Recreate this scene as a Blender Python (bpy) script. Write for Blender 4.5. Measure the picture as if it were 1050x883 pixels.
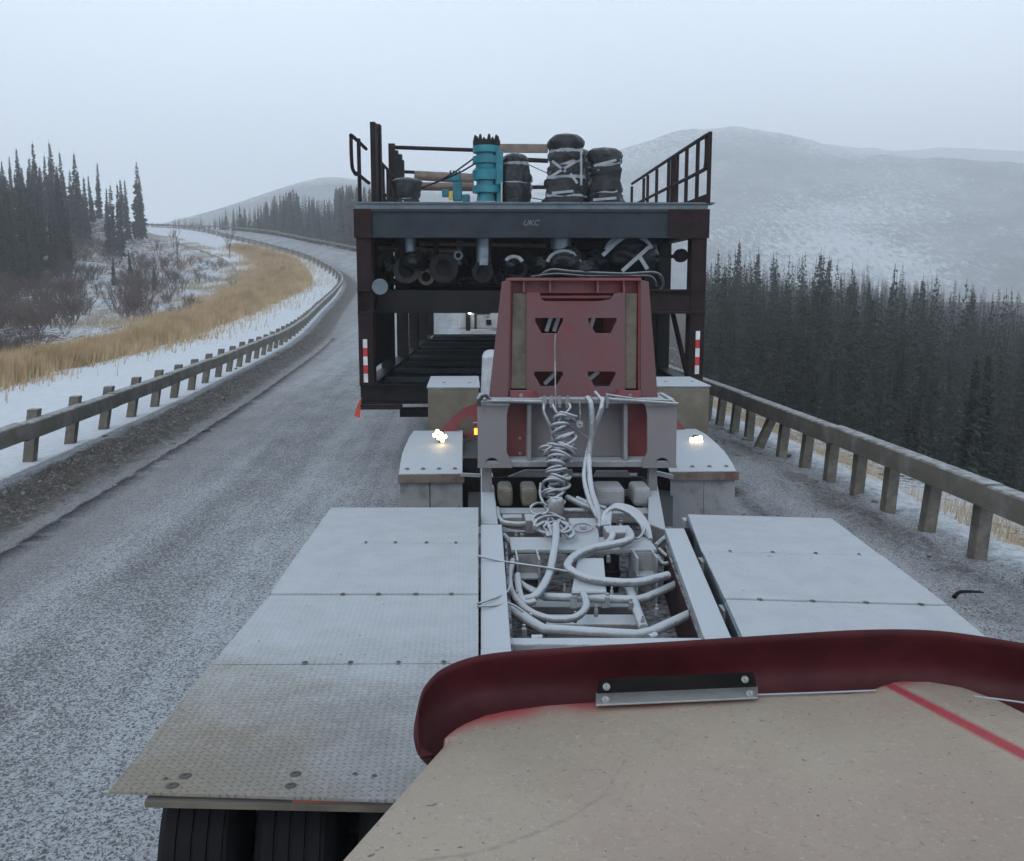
import bpy, bmesh, math, random
import numpy as np
from mathutils import Vector, Matrix, noise as mn
random.seed(7); RNG = np.random.default_rng(7)
for o in list(bpy.data.objects): bpy.data.objects.remove(o)
S = bpy.context.scene
COL = S.collection
R = math.radians

# ------------------------------------------------------------------ camera
F = 1000.0; CX = 525.0; CY = 441.5; H = 2.6
PITCH = R(8.615); YAW = R(2.66)
cd = bpy.data.cameras.new('camera'); cam = bpy.data.objects.new('camera', cd); COL.objects.link(cam)
cam.location = (0, 0, H); cam.rotation_euler = (math.pi/2-PITCH, 0, -YAW)
cd.sensor_width = 36; cd.lens = 36*F/1050; cd.clip_start = 0.05; cd.clip_end = 6000
S.camera = cam

# ------------------------------------------------------------------ world, sun, exposure
SUN_EL, SUN_AZ = R(38), R(205)
w = bpy.data.worlds.new('World'); S.world = w; w.use_nodes = True
nt = w.node_tree; nt.nodes.clear()
sky = nt.nodes.new('ShaderNodeTexSky'); sky.sky_type = 'NISHITA'; sky.sun_disc = False
sky.sun_elevation = SUN_EL; sky.sun_rotation = SUN_AZ
b1 = nt.nodes.new('ShaderNodeBackground'); b1.inputs[1].default_value = 0.07
nt.links.new(sky.outputs[0], b1.inputs[0])
tc = nt.nodes.new('ShaderNodeTexCoord')
mp = nt.nodes.new('ShaderNodeMapping'); mp.inputs['Scale'].default_value = (1, 1, 2.6)
nz = nt.nodes.new('ShaderNodeTexNoise'); nz.inputs['Scale'].default_value = 1.7; nz.inputs['Detail'].default_value = 5
nz.inputs['Roughness'].default_value = .45
cr = nt.nodes.new('ShaderNodeValToRGB')
cr.color_ramp.elements[0].position = .3; cr.color_ramp.elements[0].color = (.46, .54, .64, 1)
cr.color_ramp.elements[1].position = .72; cr.color_ramp.elements[1].color = (.56, .635, .73, 1)
nt.links.new(tc.outputs['Generated'], mp.inputs[0]); nt.links.new(mp.outputs[0], nz.inputs[0]); nt.links.new(nz.outputs[0], cr.inputs[0])
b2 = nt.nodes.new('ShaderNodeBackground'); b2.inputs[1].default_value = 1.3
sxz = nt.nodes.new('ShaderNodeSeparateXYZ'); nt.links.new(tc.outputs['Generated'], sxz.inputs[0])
zr = nt.nodes.new('ShaderNodeMapRange'); zr.interpolation_type = 'SMOOTHSTEP'     # added gradient: sky dimmed overhead, raised at the horizon, to lower foreground light
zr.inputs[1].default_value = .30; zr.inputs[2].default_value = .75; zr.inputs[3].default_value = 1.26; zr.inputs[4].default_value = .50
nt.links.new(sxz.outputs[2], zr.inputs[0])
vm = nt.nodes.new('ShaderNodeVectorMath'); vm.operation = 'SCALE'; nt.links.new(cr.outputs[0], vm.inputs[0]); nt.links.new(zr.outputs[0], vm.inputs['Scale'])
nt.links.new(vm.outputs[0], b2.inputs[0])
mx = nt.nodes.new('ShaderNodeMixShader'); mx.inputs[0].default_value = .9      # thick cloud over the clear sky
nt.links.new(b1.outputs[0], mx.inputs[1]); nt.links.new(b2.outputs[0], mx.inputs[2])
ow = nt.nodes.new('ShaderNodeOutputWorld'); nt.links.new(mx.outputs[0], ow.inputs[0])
sd = bpy.data.lights.new('sun', 'SUN'); sd.energy = .5; sd.angle = R(25); sd.color = (1, .97, .93)
sun = bpy.data.objects.new('sun', sd); COL.objects.link(sun)
sun.rotation_euler = (math.pi/2-SUN_EL, 0, math.pi-SUN_AZ)
S.view_settings.view_transform = 'Standard'; S.view_settings.look = 'None'
S.view_settings.exposure = 0.48; S.view_settings.gamma = 1
S.render.engine = 'CYCLES'
try:
    S.cycles.volume_bounces = 3
except Exception: pass

# ------------------------------------------------------------------ pixel <-> place helpers (used to measure real positions)
MR = cam.rotation_euler.to_matrix()
CAM = Vector((0, 0, H))
def ray(px, py): return MR @ Vector(((px-CX)/F, (CY-py)/F, -1))
def P(px, py, Y):
    d = ray(px, py); t = Y/d.y; return CAM + d*t
def G(px, py, z):
    d = ray(px, py); t = (z-H)/d.z; return CAM + d*t
def proj(X, Y, Z):
    v = MR.transposed() @ (Vector((X, Y, Z))-CAM)
    return CX-F*v.x/v.z, CY+F*v.y/v.z

# ------------------------------------------------------------------ materials
class N:
    def __init__(s, name):
        s.m = bpy.data.materials.new(name); s.m.use_nodes = True; s.t = s.m.node_tree
        s.t.nodes.clear(); s.o = s.n('OutputMaterial'); s.b = s.n('BsdfPrincipled'); s.l(s.b.outputs[0], s.o.inputs[0])
        s.tc = s.n('TexCoord')
    def n(s, k): return s.t.nodes.new('ShaderNode'+k)
    def l(s, a, b): s.t.links.new(a, b)
    def val(s, x, inp):
        if hasattr(x, 'is_linked') or hasattr(x, 'links'): s.l(x, inp)
        else: inp.default_value = x
    def noise(s, scale, det=4, rough=.55, stretch=None, space='Object', off=None):
        t = s.n('TexNoise'); t.inputs['Scale'].default_value = scale; t.inputs['Detail'].default_value = det
        t.inputs['Roughness'].default_value = rough
        m = s.n('Mapping'); s.l(s.tc.outputs[space], m.inputs[0])
        if stretch: m.inputs['Scale'].default_value = stretch
        if off: m.inputs['Location'].default_value = off
        s.l(m.outputs[0], t.inputs[0]); return t.outputs[0]
    def ramp(s, x, a, b, c0=0., c1=1.):
        r = s.n('MapRange'); r.interpolation_type = 'SMOOTHSTEP'
        s.val(x, r.inputs[0]); r.inputs[1].default_value = a; r.inputs[2].default_value = b
        r.inputs[3].default_value = c0; r.inputs[4].default_value = c1; return r.outputs[0]
    def math(s, op, a, b=0., c=None):
        m = s.n('Math'); m.operation = op; s.val(a, m.inputs[0]); s.val(b, m.inputs[1])
        if c is not None: s.val(c, m.inputs[2])
        return m.outputs[0]
    def mix(s, f, a, b):
        m = s.n('Mix'); m.data_type = 'RGBA'; s.val(f, m.inputs[0])
        for x, i in ((a, 6), (b, 7)):
            if isinstance(x, tuple): m.inputs[i].default_value = (*x[:3], 1)
            else: s.l(x, m.inputs[i])
        return m.outputs[2]
    def attr(s, name):
        a = s.n('Attribute'); a.attribute_name = name; return a.outputs['Fac']
    def up(s):
        g = s.n('NewGeometry'); x = s.n('SeparateXYZ'); s.l(g.outputs['Normal'], x.inputs[0]); return x.outputs[2]
    def col(s, c):
        if isinstance(c, tuple): s.b.inputs['Base Color'].default_value = (*c[:3], 1)
        else: s.l(c, s.b.inputs['Base Color'])
    def rough(s, r): s.val(r, s.b.inputs['Roughness'])
    def metal(s, r): s.val(r, s.b.inputs['Metallic'])
    def bump(s, h, strength=.4, dist=.02):
        b = s.n('Bump'); b.inputs['Strength'].default_value = strength; b.inputs['Distance'].default_value = dist
        s.l(h, b.inputs['Height']); s.l(b.outputs[0], s.b.inputs['Normal']); return b

SNOW = (.50, .545, .585)
def surf(name, c, c2=None, rough=.6, metal=0., snow=0., scale=6., dirt=None, dirt_amt=0., bump=.15, snowlo=.25, fine=60, spec=.5, bdist=.01):
    """painted / steel surface: two-tone wear, road dirt, and snow lodged on what faces up"""
    m = N(name); a = m.mix(m.ramp(m.noise(scale, 6, .65), .38, .66), c, c2 or tuple(x*.75 for x in c))
    if dirt: a = m.mix(m.math('MULTIPLY', m.ramp(m.noise(scale*.6, 5, .7, off=(3, 1, 7)), .5-dirt_amt*.4, .75-dirt_amt*.35), min(1, dirt_amt*1.5)), a, dirt)
    if snow > 0:
        n = m.noise(scale*3, 6, .7, off=(9, 4, 2))
        k = m.math('ADD', m.up(), m.math('MULTIPLY', m.math('SUBTRACT', n, .5), 1.3))
        f = m.math('MULTIPLY', m.ramp(k, snowlo, snowlo+.45), snow)
        a = m.mix(f, a, SNOW)
    m.col(a); m.rough(m.math('MAXIMUM', rough, .05)); m.metal(metal); m.b.inputs['Specular IOR Level'].default_value = spec
    if bump: m.bump(m.noise(fine, 5, .7), bump, bdist)
    return m.m

def mat_road():
    m = N('snow dusted asphalt')
    big = m.noise(.35, 4, .6, (1, .10, 1)); mid = m.noise(2.2, 4, .6, (1, .35, 1))
    g1 = m.noise(26, 3, .6, (1, .55, 1)); g2 = m.noise(75, 2, .6, (1, .6, 1))
    base = m.mix(m.ramp(big, .3, .7), (.325, .345, .37), (.465, .49, .52))
    trk = m.attr('track'); mud = m.attr('mud'); sn = m.attr('snow')
    th = m.math('ADD', m.math('MULTIPLY', m.math('SUBTRACT', mid, .5), .9), m.math('MULTIPLY', trk, .22))
    th = m.math('ADD', th, m.math('MULTIPLY', m.math('SUBTRACT', big, .5), .8))
    stripe = m.noise(1.1, 5, .7, (1, .022, 1), off=(2, 0, 0)); th = m.math('ADD', th, m.math('MULTIPLY', m.math('SUBTRACT', stripe, .5), .9))
    base = m.mix(m.ramp(stripe, .56, .40, 0., .55), base, (.52, .56, .61))
    def grit(scale, k, off):
        v = m.n('TexVoronoi'); v.inputs['Scale'].default_value = scale; mm = m.n('Mapping'); mm.inputs['Location'].default_value = off; mm.inputs['Scale'].default_value = (1, .8, 1)
        wn = m.n('Mix'); wn.data_type = 'VECTOR'; wn.inputs[0].default_value = .04
        nn = m.n('TexNoise'); nn.inputs['Scale'].default_value = scale*.9; m.l(m.tc.outputs['Object'], nn.inputs[0])
        m.l(m.tc.outputs['Object'], wn.inputs[4]); m.l(nn.outputs[1], wn.inputs[5]); m.l(wn.outputs[1], mm.inputs[0]); m.l(mm.outputs[0], v.inputs[0])
        sx = m.n('SeparateColor'); m.l(v.outputs['Color'], sx.inputs[0])
        r = m.math('ADD', m.math('MULTIPLY', sx.outputs[0], .34), m.math('MULTIPLY', th, k))
        return m.ramp(m.math('SUBTRACT', r, v.outputs['Distance']), -.06, .04)
    th = m.math('ADD', th, .50)
    spk = grit(60, .42, (0, 0, 0)); spk2 = grit(110, .38, (3, 5, 0)); spk3 = grit(32, .34, (1, 9, 0))
    a = m.mix(m.math('MULTIPLY', spk, .86), base, (.042, .048, .054))
    a = m.mix(m.math('MULTIPLY', spk2, .62), a, (.05, .055, .06))
    a = m.mix(m.math('MULTIPLY', m.math('MULTIPLY', spk3, m.ramp(g1, .4, .6)), .45), a, (.12, .115, .112))
    mn2 = m.noise(40, 4, .7)
    # gritty mud windrow
    mn1 = m.noise(9, 6, .75); mn2 = m.noise(40, 4, .7)
    mc = m.mix(m.ramp(mn2, .42, .62), (.035, .029, .024), (.145, .124, .10))
    mc = m.mix(m.math('MULTIPLY', m.ramp(m.noise(14, 5, .75, off=(5, 5, 5)), .52, .64), .55), mc, (.5, .52, .54))
    mc = m.mix(m.math('MULTIPLY', m.ramp(m.noise(24, 4, .8, off=(2, 8, 3)), .50, .60), .8), mc, (.018, .015, .013))
    mf = m.ramp(m.math('ADD', mud, m.math('MULTIPLY', m.math('SUBTRACT', mn1, .5), .9)), .35, .75)
    a = m.mix(mf, a, mc)
    # brown slush film beside the windrow
    a = m.mix(m.math('MULTIPLY', m.attr('slush'), m.ramp(mn2, .3, .7, .35, .8)), a, (.185, .175, .165))
    # rumble strip
    sc = m.mix(m.ramp(m.noise(6, 5, .7, off=(1, 2, 3)), .35, .7), (.58, .63, .68), (.70, .74, .78))
    sf = m.ramp(m.math('ADD', sn, m.math('MULTIPLY', m.math('SUBTRACT', mn1, .5), .7)), .4, .7)
    a = m.mix(sf, a, sc)
    st = m.attr('straw')
    a = m.mix(m.math('MULTIPLY', m.ramp(m.math('ADD', st, m.math('MULTIPLY', m.math('SUBTRACT', m.noise(5, 6, .8), .5), 1.2)), .35, .8), .85), a, (.34, .25, .145))
    m.col(a); m.rough(.72)
    h = m.math('ADD', m.math('MULTIPLY', g1, -.6), m.math('MULTIPLY', m.math('MULTIPLY', m.math('ADD', mn1, m.noise(24, 4, .8, off=(2, 8, 3))), mud), 5.))
    ru = m.n('TexWave'); ru.wave_type = 'BANDS'; ru.bands_direction = 'Y'; ru.inputs['Scale'].default_value = 1.9
    m.l(m.tc.outputs['Object'], ru.inputs[0])
    h = m.math('ADD', h, m.math('MULTIPLY', m.math('MULTIPLY', ru.outputs['Fac'], m.attr('rumble')), .9))
    m.bump(h, .7, .02)
    return m.m

def mat_ground():
    m = N('snowy hillside ground')
    n1 = m.noise(.5, 6, .7); n2 = m.noise(3.5, 6, .75, (1, 1, 1)); n3 = m.noise(1.1, 6, .8, (1.0, .35, 1), off=(4, 4, 0))
    brush = m.mix(m.ramp(n2, .35, .65), (.055, .043, .036), (.16, .13, .105))
    snow = m.mix(m.ramp(n1, .3, .7), (.6, .65, .7), (.74, .78, .82))
    cover = m.attr('cover')                     # 1 = snow, 0 = brush and moss
    f = m.ramp(m.math('ADD', cover, m.math('MULTIPLY', m.math('SUBTRACT', m.math('ADD', m.math('MULTIPLY', n2, .55), m.math('MULTIPLY', n3, .45)), .5), 3.6)), .35, .62)
    a = m.mix(f, brush, snow)
    a = m.mix(m.math('MULTIPLY', m.ramp(m.math('ADD', m.attr('straw'), m.math('MULTIPLY', m.math('SUBTRACT', n2, .5), 1.)), .4, .7), .9), a, (.34, .25, .145))
    m.col(a); m.rough(.9); m.bump(m.math('ADD', n2, m.noise(18, 4, .8)), .7, .15)
    return m.m

def mat_mountain():
    m = N('forested snowy mountainside with haze tint')
    n1 = m.noise(.007, 6, .65); n2 = m.noise(.30, 5, .85, (1, .42, .6)); n3 = m.noise(.02, 5, .7, off=(30, 9, 2))
    f = m.ramp(m.math('ADD', m.math('ADD', m.math('MULTIPLY', n2, 1.1), m.math('MULTIPLY', n1, .4)), m.attr('cover')), .72, .90)
    m.col(m.mix(f, m.mix(m.ramp(n3, .35, .65), (.22, .245, .265), (.38, .41, .44)), (.80, .85, .90)))
    m.rough(.95); m.bump(n2, .6, 3); return m.m

def mat_leaf(name, c, c2, sc=1.5):
    m = N(name)
    oi = m.n('ObjectInfo')
    a = m.mix(m.ramp(m.noise(sc, 4, .6), .35, .65), c, c2)
    hs = m.n('HueSaturation'); m.l(a, hs.inputs['Color']); m.l(m.math('ADD', m.math('MULTIPLY', oi.outputs['Random'], .5), .75), hs.inputs['Value'])
    m.col(hs.outputs[0]); m.rough(.85); m.b.inputs['Specular IOR Level'].default_value = .15
    return m.m

def mat_deck():
    """tread plate of the decks: snowed over towards the front, dusty tan at the rear outer corner (object space of the dolly)"""
    m = N('tread plate under dust and snow')
    sx = m.n('SeparateXYZ'); m.l(m.tc.outputs['Object'], sx.inputs[0]); x, y = sx.outputs[0], sx.outputs[1]
    K = 38.
    u = m.math('MULTIPLY', x, K); v = m.math('MULTIPLY', y, K)
    fu = m.math('FLOOR', u); fv = m.math('FLOOR', v)
    pu = m.math('SUBTRACT', m.math('SUBTRACT', u, fu), .5); pv = m.math('SUBTRACT', m.math('SUBTRACT', v, fv), .5)
    sg = m.math('SUBTRACT', m.math('MULTIPLY', m.math('MODULO', m.math('ABSOLUTE', m.math('ADD', fu, fv)), 2.), 2.), 1.)
    pus = m.math('MULTIPLY', pu, sg)
    dd = m.math('ADD', m.math('MULTIPLY', m.math('ABSOLUTE', m.math('ADD', pus, pv)), 1.1), m.math('MULTIPLY', m.math('ABSOLUTE', m.math('SUBTRACT', pus, pv)), 3.4))
    loz = m.ramp(dd, .5, 1., 1., 0.)
    n1 = m.noise(2.6, 6, .7); nf = m.noise(70, 4, .75, off=(5, 5, 1))
    snow = m.ramp(m.math('ADD', m.math('ADD', y, m.math('MULTIPLY', m.math('SUBTRACT', n1, .5), 1.6)), m.math('MULTIPLY', m.ramp(x, -.6, .3), 1.2)), -3.3, -.9, .18, 1.)
    metal = m.mix(m.ramp(n1, .35, .65), (.20, .20, .195), (.27, .275, .275))
    tanf = m.ramp(m.math('ADD', m.math('MULTIPLY', x, -1.), m.math('MULTIPLY', m.math('SUBTRACT', m.noise(3.3, 5, .7, off=(4, 1, 1)), .5), 1.1)), 1.0, 1.7)
    metal = m.mix(m.math('MULTIPLY', tanf, .9), metal, (.245, .212, .155))
    film = m.math('MULTIPLY', m.ramp(m.math('ADD', snow, m.math('MULTIPLY', m.math('SUBTRACT', nf, .5), 1.1)), .1, .95), 1.)
    sc = m.mix(m.ramp(m.noise(5, 6, .7, off=(2, 2, 2)), .35, .65), (.43, .465, .495), (.475, .515, .55))
    a = m.mix(film, metal, sc)
    a = m.mix(m.math('MULTIPLY', loz, m.math('SUBTRACT', .75, m.math('MULTIPLY', snow, .63))), a, (.11, .112, .11))
    sp = m.ramp(m.noise(95, 3, .7, off=(1, 1, 4)), .60, .68); a = m.mix(m.math('MULTIPLY', sp, m.math('SUBTRACT', .55, m.math('MULTIPLY', snow, .42))), a, (.08, .072, .062))
    d2 = m.ramp(m.noise(21, 2, .5, off=(9, 1, 4)), .735, .75); a = m.mix(m.math('MULTIPLY', d2, .7), a, (.09, .08, .07))
    m.col(a); m.rough(.7)
    m.bump(m.math('ADD', m.math('MULTIPLY', loz, m.math('SUBTRACT', 1.1, snow)), m.math('MULTIPLY', nf, .5)), .5, .004)
    return m.m

def mat_hood():
    m = N('dusty red hood paint')
    n = m.noise(4, 6, .7); nf = m.noise(80, 5, .75); nb = m.noise(1.1, 4, .55, off=(3, 3, 3))
    red = m.mix(n, (.3, .035, .045), (.42, .06, .07))
    dust = m.mix(m.ramp(m.noise(1.6, 5, .6, off=(1, 5, 2)), .3, .7), (.315, .268, .205), (.405, .345, .27))
    dust = m.mix(m.math('MULTIPLY', m.ramp(nb, .35, .7), .5), dust, (.32, .215, .19))
    sp = m.ramp(nf, .555, .66); dust = m.mix(m.math('MULTIPLY', sp, .32), dust, (.12, .1, .085))
    lt = m.ramp(m.noise(95, 4, .7, off=(7, 7, 1)), .57, .68); dust = m.mix(m.math('MULTIPLY', lt, .35), dust, (.55, .5, .45))
    dk = m.ramp(m.noise(70, 2, .5, off=(2, 2, 9)), .70, .74); dust = m.mix(m.math('MULTIPLY', dk, .7), dust, (.05, .045, .04))
    cl = m.ramp(m.math('ADD', m.attr('clean'), m.math('MULTIPLY', m.math('SUBTRACT', n, .5), .45)), .3, 1.0)
    a = m.mix(cl, dust, red)
    st = m.ramp(m.math('ADD', m.attr('streak'), m.math('MULTIPLY', m.math('SUBTRACT', m.noise(30, 5, .8), .5), .9)), .35, 1.1)
    a = m.mix(m.math('MULTIPLY', st, .7), a, (.14, .10, .085))
    m.col(a); m.rough(.62); m.bump(m.math('ADD', m.noise(120, 4, .75), nf), .45, .004)
    return m.m

def lamp_mat(name, c, s):
    m = N(name); m.col(c); m.b.inputs['Emission Color'].default_value = (*c, 1); m.b.inputs['Emission Strength'].default_value = s
    return m.m

M = dict(
    road=mat_road(), ground=mat_ground(), mountain=mat_mountain(), hood=mat_hood(),
    spruce=mat_leaf('dark spruce needles', (.018, .026, .022), (.040, .050, .043)),
    spruce2=mat_leaf('greyed spruce needles', (.028, .036, .033), (.052, .060, .055)),
    bark=mat_leaf('bark', (.07, .055, .045), (.12, .1, .085), 6),
    twig=mat_leaf('bare brown twigs', (.075, .055, .05), (.135, .10, .09), 3),
    straw=mat_leaf('dry golden grass', (.40, .27, .13), (.66, .50, .31), .9),
    pale=mat_leaf('pale dry grass', (.36, .29, .20), (.5, .42, .31), .6),
    rail=surf('weathered timber rail', (.235, .225, .20), (.165, .155, .135), .85, 0, .8, 3, (.11, .098, .075), .5, .5, snowlo=.75, fine=30),
    post=surf('muddy timber post', (.19, .178, .15), (.125, .115, .095), .9, 0, .5, 8, (.09, .08, .065), .4, .5, snowlo=.6, fine=30),
    black=surf('black steel', (.007, .009, .012), (.012, .012, .013), .5, .1, .0, 5, (.03, .022, .018), .3, spec=.15),
    blackb=surf('blue black steel beam', (.020, .030, .040), (.012, .018, .025), .42, .2, .35, 4, (.05, .035, .028), .12, snowlo=.75, spec=.3),
    rust=surf('rusty dark steel', (.028, .011, .009), (.008, .006, .007), .8, .0, .25, 8, (.02, .016, .018), .4, .4, snowlo=.7, spec=.2),
    deckstl=surf('grey deck grating with snow', (.13, .165, .19), (.085, .11, .13), .6, .1, .8, 5, snowlo=.6),
    pipe=surf('grey blue steel pipe', (.22, .28, .32), (.11, .145, .175), .38, .5, .3, 5, snowlo=.6),
    pipebrown=surf('brown primed pipe', (.13, .095, .075), (.2, .15, .12), .5, .1, .3, 5, snowlo=.7),
    teal=surf('teal valve enamel', (.006, .13, .17), (.01, .19, .24), .4, 0, .25, 6, snowlo=.75),
    yellow=surf('yellow paint', (.6, .38, .03), None, .5),
    wrap=surf('black plastic wrapping', (.004, .006, .009), (.010, .013, .017), .16, 0, .22, 4, bump=1., snowlo=.62, fine=12, bdist=.035),
    tape=surf('grey wrapping tape', (.3, .33, .36), (.2, .22, .25), .45, 0, .4, 4),
    red=surf('faded red paint', (.22, .015, .020), (.15, .015, .019), .5, 0, .7, 2.2, (.19, .07, .07), .4, snowlo=.85),
    redsnow=surf('red paint filmed with road spray', (.17, .022, .028), (.125, .042, .048), .6, 0, .8, 1.8, (.125, .06, .064), .6, snowlo=.7),
    redfrost=surf('red paint frosted with road spray', (.155, .09, .095), (.165, .13, .135), .7, 0, .9, 2.2, (.19, .175, .18), .75, snowlo=.55),
    frost=surf('steel frosted with snow', (.26, .275, .29), (.17, .175, .185), .75, 0, .95, 5, (.17, .15, .15), .45, snowlo=.3, bump=.4),
    snowy=surf('steel under fine snow', (.33, .36, .38), (.25, .27, .285), .8, 0, 1., 5, (.2, .19, .19), .3, snowlo=.1, bump=.5),
    hose=surf('frosted hose', (.25, .265, .28), (.15, .16, .17), .7, 0, .95, 9, (.10, .10, .105), .35, snowlo=.15, bump=.5),
    hosedark=surf('black rubber hose', (.03, .03, .032), None, .6, 0, .5, 9),
    dark=surf('dark grime and gap shade', (.008, .008, .009), (.018, .015, .014), .85, 0, .12, 5, spec=.2),
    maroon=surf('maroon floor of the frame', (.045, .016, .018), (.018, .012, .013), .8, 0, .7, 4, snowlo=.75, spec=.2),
    tan=surf('muddy tan strip', (.125, .108, .08), (.075, .066, .052), .8, 0, .2, 7, (.22, .19, .15), .3),
    box=surf('muddy aluminium box', (.20, .178, .14), (.145, .128, .10), .6, .2, .95, 3, (.11, .095, .07), .4, snowlo=.35),
    fender=surf('aluminium fender under snow', (.38, .41, .44), (.32, .35, .38), .6, .1, 1., 5, snowlo=.0),
    lip=surf('brown muddy lip', (.085, .062, .05), (.14, .05, .035), .7, 0, .6, 9, (.22, .2, .18), .4, snowlo=.7),
    flap=surf('mud flap with frozen spray', (.17, .17, .165), (.09, .085, .08), .85, 0, .4, 4, (.32, .33, .34), .55, .8),
    rubber=surf('tyre rubber', (.005, .006, .008), (.009, .009, .011), .7, 0, .0, 5, spec=.2),
    bugshield=None,
    alu=surf('bare aluminium strip', (.36, .37, .36), (.25, .25, .235), .45, .5, .1, 12),
    white=surf('white truck paint', (.52, .54, .55), (.4, .42, .43), .4, 0, .2, 3, (.25, .24, .22), .3),
    glass=surf('dark window glass', (.02, .025, .03), None, .1),
    rtape=surf('red reflective tape', (.5, .02, .03), None, .4), wtape=surf('white reflective tape', (.7, .7, .7), None, .4),
    orange=surf('orange cloth', (.7, .1, .03), (.55, .07, .03), .8),
    orangep=surf('orange painted strip', (.5, .12, .045), (.33, .1, .05), .6, 0, .3, 8, (.2, .17, .13), .4),
    lampy=lamp_mat('lit work lamp', (1., .76, .36), 5.), lampw=lamp_mat('lit white lamp', (1., .97, .9), 8.),
    amber=lamp_mat('amber marker lens', (1., .32, .03), 2.5),
    chalk=surf('chalk lettering', (.20, .22, .23), None, .9),
    deck=mat_deck(),
    bolt=surf('dark screw head', (.06, .055, .05), (.12, .11, .1), .5, .4),
)
def mat_shield():
    m = N('dark red moulded bug shield')
    m.col(m.mix(m.ramp(m.noise(5, 6, .7), .35, .7), (.050, .007, .010), (.085, .012, .016)))
    m.rough(m.ramp(m.noise(14, 5, .7), .3, .7, .5, .7)); m.b.inputs['Specular IOR Level'].default_value = .3
    m.bump(m.noise(60, 4, .7), .08, .004); return m.m
M['bugshield'] = mat_shield()

# ------------------------------------------------------------------ mesh builder
class MB:
    def __init__(s): s.v = []; s.f = []; s.sm = []
    def add(s, vs, fs, smooth=False):
        k = len(s.v); s.v += [tuple(x) for x in vs]
        for q in fs: s.f.append([i+k for i in q]); s.sm.append(smooth)
        return s
    def hexa(s, b4, t4):          # four bottom corners, four top corners
        return s.add(list(b4)+list(t4), [(3, 2, 1, 0), (4, 5, 6, 7), (0, 1, 5, 4), (1, 2, 6, 5), (2, 3, 7, 6), (3, 0, 4, 7)])
    def box(s, x0, x1, y0, y1, z0, z1):
        return s.hexa([(x0, y0, z0), (x1, y0, z0), (x1, y1, z0), (x0, y1, z0)], [(x0, y0, z1), (x1, y0, z1), (x1, y1, z1), (x0, y1, z1)])
    def bar(s, a, b, wd, ht, up=(0, 0, 1)):
        a = Vector(a); b = Vector(b); d = (b-a).normalized(); u = Vector(up)
        if abs(d.dot(u)) > .98: u = Vector((0, 1, 0))
        r = d.cross(u).normalized(); u = r.cross(d).normalized()
        q = [(-1, -1), (1, -1), (1, 1), (-1, 1)]
        return s.hexa([a+r*x*wd/2+u*y*ht/2 for x, y in q], [b+r*x*wd/2+u*y*ht/2 for x, y in q])
    def tube(s, pts, r, n=8, r2=None, cap=True):
        pts = [Vector(p) for p in pts]; k = len(pts); rings = []
        T = (pts[1]-pts[0]).normalized(); up = Vector((0, 0, 1)) if abs(T.z) < .9 else Vector((0, 1, 0))
        nrm = (up-T*up.dot(T)).normalized()
        for i, p in enumerate(pts):
            t = (pts[min(i+1, k-1)]-pts[max(i-1, 0)])
            t = t.normalized() if t.length > 1e-9 else T
            nrm = (nrm-t*nrm.dot(t)); nrm = nrm.normalized() if nrm.length > 1e-6 else up
            bn = t.cross(nrm); rr = r if r2 is None else r+(r2-r)*i/(k-1)
            rings.append([p+nrm*math.cos(a)*rr+bn*math.sin(a)*rr for a in [2*math.pi*j/n for j in range(n)]])
        vs = [v for rg in rings for v in rg]
        fs = [(i*n+j, i*n+(j+1) % n, (i+1)*n+(j+1) % n, (i+1)*n+j) for i in range(k-1) for j in range(n)]
        s.add(vs, fs, True)
        if cap: s.add(rings[0], [tuple(range(n))[::-1]]); s.add(rings[-1], [tuple(range(n))])
        return s
    def lathe(s, c, ax, prof, n=24):   # prof: (along axis, radius)
        c = Vector(c); ax = Vector(ax).normalized(); u = ax.orthogonal().normalized(); w_ = ax.cross(u)
        vs = [c+ax*a+(u*math.cos(2*math.pi*j/n)+w_*math.sin(2*math.pi*j/n))*r for a, r in prof for j in range(n)]
        k = len(prof)
        fs = [(i*n+j, i*n+(j+1) % n, (i+1)*n+(j+1) % n, (i+1)*n+j) for i in range(k-1) for j in range(n)]
        s.hard = True
        return s.add(vs, fs, True)
    def cyl(s, a, b, r, n=16): return s.tube([a, b], r, n)
    def build(s, name, mat, parent=None, org=None, bevel=0.):
        me = bpy.data.meshes.new(name)
        O = parent.get('_o') if parent else (org or (0, 0, 0))
        if O is None: O = (0, 0, 0)
        me.from_pydata([(x-O[0], y-O[1], z-O[2]) for x, y, z in s.v], [], s.f)
        me.polygons.foreach_set('use_smooth', s.sm)
        bm = bmesh.new(); bm.from_mesh(me); bmesh.ops.recalc_face_normals(bm, faces=bm.faces)
        if getattr(s, 'hard', False):
            for e in bm.edges:
                if len(e.link_faces) == 2 and e.calc_face_angle(0) > R(38): e.smooth = False
        bm.to_mesh(me); bm.free()
        if isinstance(mat, str): mat = M[mat]
        me.materials.append(mat)
        o = bpy.data.objects.new(name, me); COL.objects.link(o)
        if parent:
            o.parent = parent; o['_o'] = list(O)
        elif org: o.location = org
        if bevel:
            b = o.modifiers.new('bevel', 'BEVEL'); b.width = bevel; b.segments = 2; b.limit_method = 'ANGLE'; b.angle_limit = R(40)
        return o
def tag(o, label=None, cat=None, group=None, kind=None):
    for k, v in (('label', label), ('category', cat), ('group', group), ('kind', kind)):
        if v: o[k] = v
    return o
def root(name, loc, label, cat, group=None):
    o = bpy.data.objects.new(name, None); COL.objects.link(o); o.location = loc; o['_o'] = list(loc); o.empty_display_size = .2
    return tag(o, label, cat, group)
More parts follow.
